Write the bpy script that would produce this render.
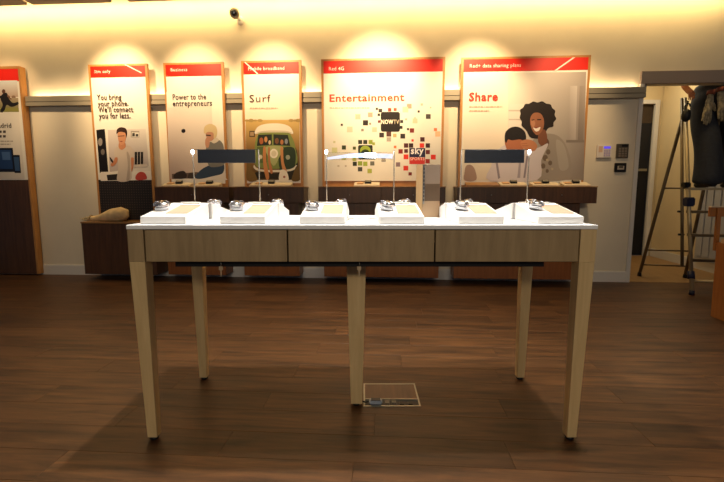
import bpy, bmesh, math, random
from mathutils import Vector, Matrix, Euler
R = math.radians
random.seed(7)
for o in list(bpy.data.objects): bpy.data.objects.remove(o)
scn = bpy.context.scene
COL = scn.collection
# ------------------------------------------------------------------ camera
CAM_H = 1.10
cam = bpy.data.cameras.new('camera'); cam.sensor_width = 36; cam.lens = 420.1 / 724 * 36; cam.clip_start = .05
camo = bpy.data.objects.new('camera', cam); COL.objects.link(camo)
camo.location = (0, 0, CAM_H); camo.rotation_euler = (R(90) - .1195, 0, 0)
scn.camera = camo
# ------------------------------------------------------------------ world, lights, exposure
WA = -.0655                                   # the back wall is turned a little against the table
WORG = Vector((0, 5.2093, 0))
def W(s, d, z):                               # wall coordinates: along the wall, out of the wall towards the shop, height
    c, n = math.cos(WA), math.sin(WA)
    return Vector((WORG.x + s * c + d * n, WORG.y + s * n - d * c, z))
world = bpy.data.worlds.new('world'); scn.world = world; world.use_nodes = True
world.node_tree.nodes['Background'].inputs[0].default_value = (.62, .70, .90, 1)
world.node_tree.nodes['Background'].inputs[1].default_value = .06
vs = scn.view_settings
vs.view_transform = 'Standard'; vs.look = 'None'; vs.gamma = 1; vs.use_curve_mapping = False
vs.exposure = 0.55
def area(name, loc, target, sx, sy, power, col, spread=180):
    l = bpy.data.lights.new(name, 'AREA'); l.shape = 'RECTANGLE'; l.size = sx; l.size_y = sy
    l.energy = power; l.color = col; l.spread = R(spread)
    o = bpy.data.objects.new(name, l); COL.objects.link(o); o.location = loc
    d = Vector(target) - Vector(loc)
    z = -d.normalized(); x = Vector((math.cos(WA), math.sin(WA), 0)); y = z.cross(x).normalized(); x = y.cross(z)
    o.rotation_euler = Matrix((x, y, z)).transposed().to_euler()
    return o
def spot(name, loc, target, power, col, angle, blend=.6, rad=.04):
    l = bpy.data.lights.new(name, 'SPOT'); l.energy = power; l.color = col; l.spot_size = R(angle); l.spot_blend = blend; l.shadow_soft_size = rad
    o = bpy.data.objects.new(name, l); COL.objects.link(o); o.location = loc
    o.rotation_euler = (Vector(target) - Vector(loc)).to_track_quat('-Z', 'Y').to_euler()
    return o
TABLE = (1, .92, .80); COVE = (1, .68, .27); WARM = (1, .69, .36); LAMP = (1, .84, .62); COOL = (.93, .96, 1)
area('cove_light', W(-.6, .16, 3.35), W(-.6, 0, 3.1), 9.4, .04, 54, COVE)
area('rail_light', W(-.49, .035, 2.272), W(-.49, .005, 2.6), 7.3, .02, 10, WARM)
for s, d, ts, tz, p, an in ((-2.98, .95, -2.96, 2.32, 165, 58), (-2.0, 1.0, -2.02, 2.30, 130, 58), (-1.05, 1.0, -1.07, 2.30, 148, 58),
                            (.25, 1.1, .2, 2.25, 255, 66), (1.25, 1.0, 1.35, 2.25, 165, 56), (2.35, 1.15, 2.3, 1.95, 85, 56), (-4.35, 1.15, -4.45, 2.2, 55, 48), (-3.75, 1.05, -3.7, 1.7, 55, 54)):
    spot('wall_spot', W(s, d, 3.18), W(ts, .05, tz), p, WARM, an, .9, .05)
# downlights over the table and the floor
spot('table_spot', (1.0, 1.86, 3.18), (.70, 1.80, .95), 138, TABLE, 112, 1, .05)
spot('table_spot', (-.40, 2.12, 3.18), (-.50, 1.90, .95), 212, TABLE, 120, 1, .05)
for x, y, p in ((-1.2, 2.8, 26), (.1, 2.9, 50), (1.4, 2.6, 24)):
    spot('floor_spot', (x, y, 3.18), (x, y - .1, 0), p, LAMP, 70, 1, .06)
area('fill_light', (0, -4.6, 3.1), (0, 2.0, 1.0), 5.0, .6, 86, LAMP)  # unseen fill added behind the camera to brighten front faces
# ------------------------------------------------------------------ materials
def lin(c):
    if isinstance(c, str): c = tuple(int(c[i:i + 2], 16) / 255 for i in (0, 2, 4))
    return tuple(((v + .055) / 1.055) ** 2.4 if v > .04045 else v / 12.92 for v in c[:3]) + (1,)
MATS = {}
def mat(name, col, rough=.5, metal=0, spec=.5, vary=0, scale=6, emit=None, estr=0, trans=0, ior=1.45, coat=0, alpha=1):
    if name in MATS: return MATS[name]
    m = bpy.data.materials.new(name); m.use_nodes = True; nt = m.node_tree; b = nt.nodes['Principled BSDF']
    c = lin(col)
    b.inputs['Base Color'].default_value = c; b.inputs['Roughness'].default_value = rough; b.inputs['Metallic'].default_value = metal
    b.inputs['Specular IOR Level'].default_value = spec; b.inputs['IOR'].default_value = ior
    b.inputs['Transmission Weight'].default_value = trans; b.inputs['Coat Weight'].default_value = coat
    if emit: b.inputs['Emission Color'].default_value = lin(emit); b.inputs['Emission Strength'].default_value = estr
    if vary:
        tc = nt.nodes.new('ShaderNodeTexCoord'); n = nt.nodes.new('ShaderNodeTexNoise'); n.inputs['Scale'].default_value = scale; n.inputs['Detail'].default_value = 5
        r = nt.nodes.new('ShaderNodeValToRGB')
        r.color_ramp.elements[0].position = .3; r.color_ramp.elements[1].position = .7
        r.color_ramp.elements[0].color = tuple(max(0, v * (1 - vary)) for v in c[:3]) + (1,)
        r.color_ramp.elements[1].color = tuple(min(1, v * (1 + vary)) for v in c[:3]) + (1,)
        nt.links.new(tc.outputs['Object'], n.inputs['Vector']); nt.links.new(n.outputs['Fac'], r.inputs['Fac']); nt.links.new(r.outputs['Color'], b.inputs['Base Color'])
    MATS[name] = m; return m
def wood(name, c1, c2, grain=(1, 1, 14), scale=3, rough=.45, rnd=0, bump=.05, spec=.5):
    """streaky wood: noise stretched along the grain axis; rnd shifts tone and pattern per object"""
    if name in MATS: return MATS[name]
    m = bpy.data.materials.new(name); m.use_nodes = True; nt = m.node_tree; N = nt.nodes.new; L = nt.links.new
    b = nt.nodes['Principled BSDF']; b.inputs['Roughness'].default_value = rough; b.inputs['Specular IOR Level'].default_value = spec
    tc = N('ShaderNodeTexCoord'); mp = N('ShaderNodeMapping'); mp.inputs['Scale'].default_value = grain
    oi = N('ShaderNodeObjectInfo'); mul = N('ShaderNodeMath'); mul.operation = 'MULTIPLY'; mul.inputs[1].default_value = 37.0
    L(oi.outputs['Random'], mul.inputs[0]); L(mul.outputs[0], mp.inputs['Location'])
    L(tc.outputs['Object'], mp.inputs['Vector'])
    n1 = N('ShaderNodeTexNoise'); n1.inputs['Scale'].default_value = scale; n1.inputs['Detail'].default_value = 6; n1.inputs['Roughness'].default_value = .62; n1.inputs['Distortion'].default_value = .4
    L(mp.outputs['Vector'], n1.inputs['Vector'])
    r = N('ShaderNodeValToRGB'); r.color_ramp.elements[0].position = .3; r.color_ramp.elements[1].position = .72
    r.color_ramp.elements[0].color = lin(c1); r.color_ramp.elements[1].color = lin(c2)
    L(n1.outputs['Fac'], r.inputs['Fac'])
    out = r.outputs['Color']
    if rnd:
        hsv = N('ShaderNodeHueSaturation'); mr = N('ShaderNodeMapRange'); mr.inputs['To Min'].default_value = 1 - rnd; mr.inputs['To Max'].default_value = 1 + rnd
        L(oi.outputs['Random'], mr.inputs['Value']); L(mr.outputs['Result'], hsv.inputs['Value']); L(out, hsv.inputs['Color']); out = hsv.outputs['Color']
    L(out, b.inputs['Base Color'])
    bp = N('ShaderNodeBump'); bp.inputs['Strength'].default_value = bump; bp.inputs['Distance'].default_value = .004
    L(n1.outputs['Fac'], bp.inputs['Height']); L(bp.outputs['Normal'], b.inputs['Normal'])
    MATS[name] = m; return m
M_WALL = mat('wall_plaster', 'd8ceba', .85, vary=.03, scale=3)
M_WHITE = mat('white_paint', 'd6d2cc', .6)
M_CREAM = mat('cream_wall', 'd8c49c', .8, vary=.03, scale=3)
M_CEIL = mat('ceiling_paint', 'd8d4cc', .9)
M_RAFT = mat('ceiling_raft', '8c8078', .85, vary=.06, scale=8)
M_RAIL = mat('rail_metal', '9c9484', .45, .35)
M_DARK = mat('dark_gap', '17130f', .7)
M_BLACK = mat('black_metal', '141416', .4, .3)
M_OAK = wood('oak_edge', 'a8733c', 'c08a4c', (1.2, 6, 1), 5, .45)
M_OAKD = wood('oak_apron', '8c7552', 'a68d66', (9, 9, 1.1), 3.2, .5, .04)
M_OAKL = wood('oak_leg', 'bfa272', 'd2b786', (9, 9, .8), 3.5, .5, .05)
M_WALNUT = wood('walnut_front', '442c1c', '603f27', (10, 10, .8), 3, .42, .08)
M_WALT = wood('walnut_top', '8a6238', 'a3794a', (1, 8, 8), 3, .35)
M_PLANK = wood('floor_plank', '2b1b10', '634124', (.9, 9, 9), 2.6, .46, .2, .10, .35)
M_SLAB = mat('floor_joint', '20150f', .7)
M_LFLOOR = wood('light_floor', '86633a', '9c7848', (9, 1, 9), 3, .4)
M_TOP = mat('white_glass_top', 'eef0f4', .35, spec=.12)
M_TRAY = mat('white_tray', 'ecebea', .5, spec=.2)
M_RED = mat('red_header', 'd81c0a', .45)
M_SHEET = mat('poster_sheet', 'e9e4da', .5)
M_CHROME = mat('chrome', 'e0e0e4', .28, 1)
M_STEEL = mat('steel', '9a9890', .35, .9)
M_ALU = mat('aluminium_rail', 'b0a080', .45, .4)
M_ALUD = mat('dark_aluminium', '6e5e46', .45, .4)
M_NAVY = mat('navy_plastic', '1c2432', .35)
M_ACRYL = mat('clear_acrylic', 'f4f7fa', .04, trans=1, ior=1.46)
M_ROD = mat('frosted_rod', 'b9b2a6', .2, trans=.55, ior=1.45)
M_GLOW = mat('white_glow', 'ffffff', .4, emit='f4f8ff', estr=9)
M_GLOWB = mat('blue_glow', 'c8dcff', .4, emit='9cbcff', estr=1.5)
M_GLOWP = mat('pale_glow', 'd8e4ff', .4, emit='c4d0f0', estr=.55)
M_MAUVE = mat('mauve_frame', '8c7f7a', .6)
M_JEANS = mat('dark_denim', '2a2e38', .9, vary=.15, scale=30)
M_SKIN = mat('skin', 'b9764e', .6)
M_GLOVE = mat('work_glove', '968a70', .9, vary=.4, scale=40)
M_BOOT = mat('black_boot', '121214', .6)
# colour attribute material for printed sheets
M_PRINT = bpy.data.materials.new('print_ink'); M_PRINT.use_nodes = True
_b = M_PRINT.node_tree.nodes['Principled BSDF']; _b.inputs['Roughness'].default_value = .5; _b.inputs['Specular IOR Level'].default_value = .3
_a = M_PRINT.node_tree.nodes.new('ShaderNodeVertexColor'); _a.layer_name = 'ink'
M_PRINT.node_tree.links.new(_a.outputs['Color'], _b.inputs['Base Color'])
# ------------------------------------------------------------------ mesh helpers
class MB:
    """collects shapes (in the coordinates of its thing) and links them as one mesh"""
    def __init__(s, org=(0, 0, 0)): s.bm = bmesh.new(); s.org = Vector(org)
    def verts(s, pts): return [s.bm.verts.new(Vector(p) - s.org) for p in pts]
    def face(s, vs, smooth=False):
        try: f = s.bm.faces.new(vs); f.smooth = smooth; return f
        except ValueError: return None
    def hexa(s, p):                      # 8 corners: bottom ring ccw then top ring
        v = s.verts(p)
        for q in ((3, 2, 1, 0), (4, 5, 6, 7), (0, 1, 5, 4), (1, 2, 6, 5), (2, 3, 7, 6), (3, 0, 4, 7)): s.face([v[i] for i in q])
        return s
    def box(s, x0, x1, y0, y1, z0, z1):
        return s.hexa([(x0, y0, z0), (x1, y0, z0), (x1, y1, z0), (x0, y1, z0), (x0, y0, z1), (x1, y0, z1), (x1, y1, z1), (x0, y1, z1)])
    def prism(s, poly, ax, a0, a1):      # polygon in the two other axes, extruded along ax
        def P(u, v, w):
            return (w, u, v) if ax == 'x' else (u, w, v) if ax == 'y' else (u, v, w)
        A = s.verts([P(u, v, a0) for u, v in poly]); B = s.verts([P(u, v, a1) for u, v in poly]); n = len(poly)
        s.face(A[::-1]); s.face(B)
        for i in range(n): s.face([A[i], A[(i + 1) % n], B[(i + 1) % n], B[i]])
        return s
    def tube(s, pts, r, n=8, caps=True, flat=1.0):
        pts = [Vector(p) for p in pts]; rs = r if isinstance(r, (list, tuple)) else [r] * len(pts); rings = []
        up0 = None
        for i, p in enumerate(pts):
            t = (pts[min(i + 1, len(pts) - 1)] - pts[max(i - 1, 0)]).normalized()
            if up0 is None: up0 = Vector((0, 0, 1)) if abs(t.z) < .9 else Vector((1, 0, 0))
            a = t.cross(up0).normalized(); b = a.cross(t).normalized(); up0 = b
            rings.append(s.verts([p + (a * math.cos(k * 2 * math.pi / n) + b * math.sin(k * 2 * math.pi / n) * flat) * rs[i] for k in range(n)]))
        for A, B in zip(rings, rings[1:]):
            for k in range(n): s.face([A[k], B[k], B[(k + 1) % n], A[(k + 1) % n]], True)
        if caps: s.face(rings[0]); s.face(rings[-1][::-1])
        return s
    def lathe(s, prof, n=20, M=None):    # profile (r, z) about z
        M = M or Matrix.Identity(4); rings = []
        for r, z in prof:
            rings.append(s.verts([M @ Vector((max(r, 1e-5) * math.cos(k * 2 * math.pi / n), max(r, 1e-5) * math.sin(k * 2 * math.pi / n), z)) for k in range(n)]))
        for A, B in zip(rings, rings[1:]):
            for k in range(n): s.face([A[k], A[(k + 1) % n], B[(k + 1) % n], B[k]], True)
        s.face(rings[0][::-1]); s.face(rings[-1])
        return s
    def bevel(s, w, seg=1):
        bmesh.ops.bevel(s.bm, geom=s.bm.edges[:], offset=w, segments=seg, affect='EDGES', clamp_overlap=True)
        return s
    def mesh(s, name, m):
        bmesh.ops.recalc_face_normals(s.bm, faces=s.bm.faces[:])
        me = bpy.data.meshes.new(name); s.bm.to_mesh(me); s.bm.free()
        for x in (m if isinstance(m, (list, tuple)) else [m]): me.materials.append(x)
        return me
    def build(s, name, m, parent=None, loc=None, rz=0):
        o = bpy.data.objects.new(name, s.mesh(name, m)); COL.objects.link(o)
        if parent: o.parent = parent
        if loc is not None: o.location = loc; o.rotation_euler = (0, 0, rz)
        return o
def tag(o, label=None, cat=None, group=None, kind=None):
    for k, v in (('label', label), ('category', cat), ('group', group), ('kind', kind)):
        if v: o[k] = v
    return o
def thing(name, label, cat, loc=(0, 0, 0), rz=0, group=None):
    o = bpy.data.objects.new(name, None); COL.objects.link(o); o.empty_display_size = .1
    o.location = loc; o.rotation_euler = (0, 0, rz)
    return tag(o, label, cat, group)
def wthing(name, label, cat, s, z, group=None):                 # stands on the wall: local x along it, local -y out of it
    return thing(name, label, cat, W(s, 0, z), WA, group)
def copy_tree(o, parent=None):
    c = o.copy(); COL.objects.link(c); c.parent = parent
    for ch in o.children: copy_tree(ch, c)
    return c
def struct(mb, name, m, loc=(0, 0, 0), rz=0, label=None):
    o = mb.build(name, m, None, loc, rz); o['kind'] = 'structure'
    if label: o['label'] = label
    return o
def letters(parent, name, txt, x, z, w, cap, col, bold, y):
    """flat lettering on the plane y (facing -y), left end at x, baseline z, fitted to width w and cap height"""
    cu = bpy.data.curves.new(name, 'FONT'); cu.body = txt; cu.size = 1; cu.offset = (.0, .019, .026)[bold]; cu.space_character = 1.08; cu.resolution_u = 2
    t = bpy.data.objects.new('tmp', cu); COL.objects.link(t); bpy.context.view_layer.update()
    me = bpy.data.meshes.new_from_object(t.evaluated_get(bpy.context.evaluated_depsgraph_get()))
    bpy.data.objects.remove(t); bpy.data.curves.remove(cu)
    x0 = min(v.co.x for v in me.vertices); x1 = max(v.co.x for v in me.vertices)
    for v in me.vertices:
        v.co = Vector((x + (v.co.x - x0) / (x1 - x0) * w, y, z + v.co.y / .70 * cap))
    me.materials.clear(); me.materials.append(mat('ink_' + col, col, .5))
    o = bpy.data.objects.new(name, me); COL.objects.link(o); o.parent = parent; o['kind'] = 'stuff'
    return o
def artwork(parent, name, shapes, s0, z0, y):
    """printed picture: flat coloured shapes, each a hair in front of the one below"""
    bm = bmesh.new(); lay = bm.loops.layers.float_color.new('ink')
    for L, col, pts in shapes:
        yy = y - .0002 * L
        f = bm.faces.new([bm.verts.new((s - s0, yy, z - z0)) for s, z in pts])
        cols = [lin(c) for c in col] if isinstance(col, list) else [lin(col)] * len(pts)
        for lp, c in zip(f.loops, cols): lp[lay] = c
        f.normal_update()
        if f.normal.y > 0: f.normal_flip()
    me = bpy.data.meshes.new(name); bm.to_mesh(me); bm.free(); me.materials.append(M_PRINT)
    o = bpy.data.objects.new(name, me); COL.objects.link(o); o.parent = parent; o['kind'] = 'stuff'
    return o
# ------------------------------------------------------------------ the shell
fl = struct(MB().box(-6, 6, -8, .0, -.06, -.012), 'floor', M_SLAB, WORG, WA, 'dark brown wood plank shop floor')
PW, PL = .19, 1.22
pm = MB().box(-PL / 2 + .0005, PL / 2 - .0005, -PW / 2 + .0005, PW / 2 - .0005, -.012, 0).bevel(.0007).mesh('plank', M_PLANK)
for r in range(22):
    off = (r * .47) % 1
    for k in range(9):
        x = -5.2 + (k + off) * PL
        p = bpy.data.objects.new('plank', pm); COL.objects.link(p); p.parent = fl
        p.location = (x, -PW / 2 - r * PW, random.uniform(-.0006, 0))
wall = MB().box(-5.6, 3.236, 0, .1, 0, 3.55).box(3.236, 4.75, 0, .1, 2.31, 3.55).box(4.75, 6, 0, .1, 0, 3.55)
struct(wall, 'wall_back', M_WALL, WORG, WA, 'cream plaster back wall of the shop')
struct(MB().box(-5.6, 3.19, -.018, 0, 0, .12).box(-5.6, 3.19, -.012, 0, .12, .13), 'baseboard_back', M_WHITE, WORG, WA, 'white baseboard along the back wall')
# rail with a groove, an uplight channel behind its lip
rail = struct(MB().box(-4.215, 3.236, -.062, 0, 2.205, 2.256).box(-4.215, 3.236, -.062, -.052, 2.256, 2.268), 'trim_1', M_RAIL, WORG, WA, 'grey metal picture rail with a lit upper edge')
MB().box(-4.215, 3.236, -.052, 0, 2.197, 2.205).build('groove', M_DARK, rail)
MB().box(-4.215, 3.236, -.066, 0, 2.152, 2.197).build('lower_strip', M_RAIL, rail)
MB().box(-4.235, -4.215, -.07, 0, 2.15, 2.262).build('end_cap', M_BLACK, rail)
# door frame and the passage behind it
fr = struct(MB().box(3.19, 3.236, -.022, .1, 0, 2.31), 'door_1', M_WHITE, WORG, WA, 'open doorway with a mauve grey head and white jamb')
MB().box(3.19, 4.80, -.035, 0, 2.31, 2.445).build('door_head', M_MAUVE, fr)
MB().box(3.236, 3.27, .0, .1, 2.24, 2.31).build('corner_bracket', M_MAUVE, fr)
MB().box(4.75, 4.80, -.022, 0, 0, 2.31).build('jamb', M_WHITE, fr)
struct(MB().hexa([(3.1, 5.02, -.04), (4.62, 4.91, -.04), (5.2, 7.2, -.04), (3.6, 7.3, -.04), (3.1, 5.02, .0), (4.62, 4.91, .0), (5.2, 7.2, 0), (3.6, 7.3, 0)]), 'floor_passage', M_LFLOOR, label='light wood floor of the passage behind the doorway')
struct(MB().hexa([(4.66, 5.03, 0), (4.76, 5.03, 0), (5.02, 7.06, 0), (4.90, 7.06, 0), (4.66, 5.03, 3.2), (4.76, 5.03, 3.2), (5.02, 7.06, 3.2), (4.90, 7.06, 3.2)]), 'wall_passage_right', M_CREAM, label='cream side wall of the passage')
struct(MB().hexa([(4.645, 5.035, 0), (4.66, 5.03, 0), (4.90, 7.05, 0), (4.885, 7.05, 0), (4.645, 5.035, .13), (4.66, 5.03, .13), (4.90, 7.05, .13), (4.885, 7.05, .13)]), 'baseboard_passage', M_WHITE, label='white baseboard of the passage')
struct(MB().box(4.80, 5.1, 7.07, 7.17, 0, 3.2).box(3.3, 4.80, 7.07, 7.17, 2.5, 3.2).box(3.0, 3.9, 7.07, 7.17, 0, 2.5), 'wall_passage_end', M_CREAM, label='end wall of the passage')
d2 = struct(MB().box(3.9, 4.77, 7.09, 7.13, 0.01, 2.2), 'door_2', mat('navy_door', '080b16', .5), label='dark navy door at the end of the passage')
MB().box(3.95, 4.72, 7.05, 7.09, 1.42, 1.46).build('push_bar', M_STEEL, d2)
MB().box(4.77, 4.84, 7.03, 7.07, 0, 2.56).box(3.9, 4.77, 7.03, 7.07, 2.5, 2.56).build('architrave', M_WHITE, d2)
MB().box(3.9, 4.77, 7.09, 7.13, 2.2, 2.5).build('transom', mat('brown_transom', '3a2c1e', .6), d2)
struct(MB().hexa([(3.0, 5.08, 0), (3.1, 5.08, 0), (3.1, 7.1, 0), (3.0, 7.1, 0), (3.0, 5.08, 3.2), (3.1, 5.08, 3.2), (3.1, 7.1, 3.2), (3.0, 7.1, 3.2)]), 'wall_passage_left', M_CREAM, label='left side wall of the passage')
struct(MB().box(2.9, 5.3, 5.12, 7.3, 3.2, 3.26), 'ceiling_passage', M_CEIL, label='ceiling of the passage')
d3 = struct(MB().hexa([(4.632, 5.16, .14), (4.650, 5.16, .14), (4.738, 5.90, .14), (4.720, 5.90, .14), (4.632, 5.16, 2.1), (4.650, 5.16, 2.1), (4.738, 5.90, 2.1), (4.720, 5.90, 2.1)]), 'door_3', mat('grey_leaf', 'a9aab0', .6), label='pale grey panelled leaf on the passage side wall')
for k in range(5):
    u0, u1 = .05 + k * .19, .05 + k * .19 + .14
    p0, p1 = Vector((4.632, 5.16, 0)).lerp(Vector((4.720, 5.90, 0)), u0), Vector((4.632, 5.16, 0)).lerp(Vector((4.720, 5.90, 0)), u1)
    o2 = Vector((-.012, .0014, 0))
    MB().hexa([p0 + o2 + Vector((0, 0, .2)), p1 + o2 + Vector((0, 0, .2)), p1 + Vector((0, 0, .2)), p0 + Vector((0, 0, .2)), p0 + o2 + Vector((0, 0, 2.0)), p1 + o2 + Vector((0, 0, 2.0)), p1 + Vector((0, 0, 2.0)), p0 + Vector((0, 0, 2.0))]).build('panel', mat('grey_leaf', 'a9aab0', .6), d3)
area('passage_light', (4.0, 6.2, 3.1), (4.1, 6.2, 0),   .5, .3, 15, (1, .84, .56))
# ceiling slab and hanging rafts
ce = struct(MB().box(-6, 6, -8, .1, 3.55, 3.62), 'ceiling', M_CEIL, WORG, WA, 'pale ceiling above hanging rafts')
for s0, s1 in ((-5.6, -3.87), (-3.80, -2.85), (-2.64, -1.50), (-1.44, -.30), (-.24, .90), (.96, 2.10), (2.16, 3.3), (3.36, 5.0)):
    for y0, y1 in ((-1.42, -.30), (-2.6, -1.48), (-3.78, -2.66), (-4.96, -3.84), (-6.14, -5.02)):
        MB().box(s0, s1, y0, y1, 3.235, 3.265).bevel(.003).build('raft', M_RAFT, ce)
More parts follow.
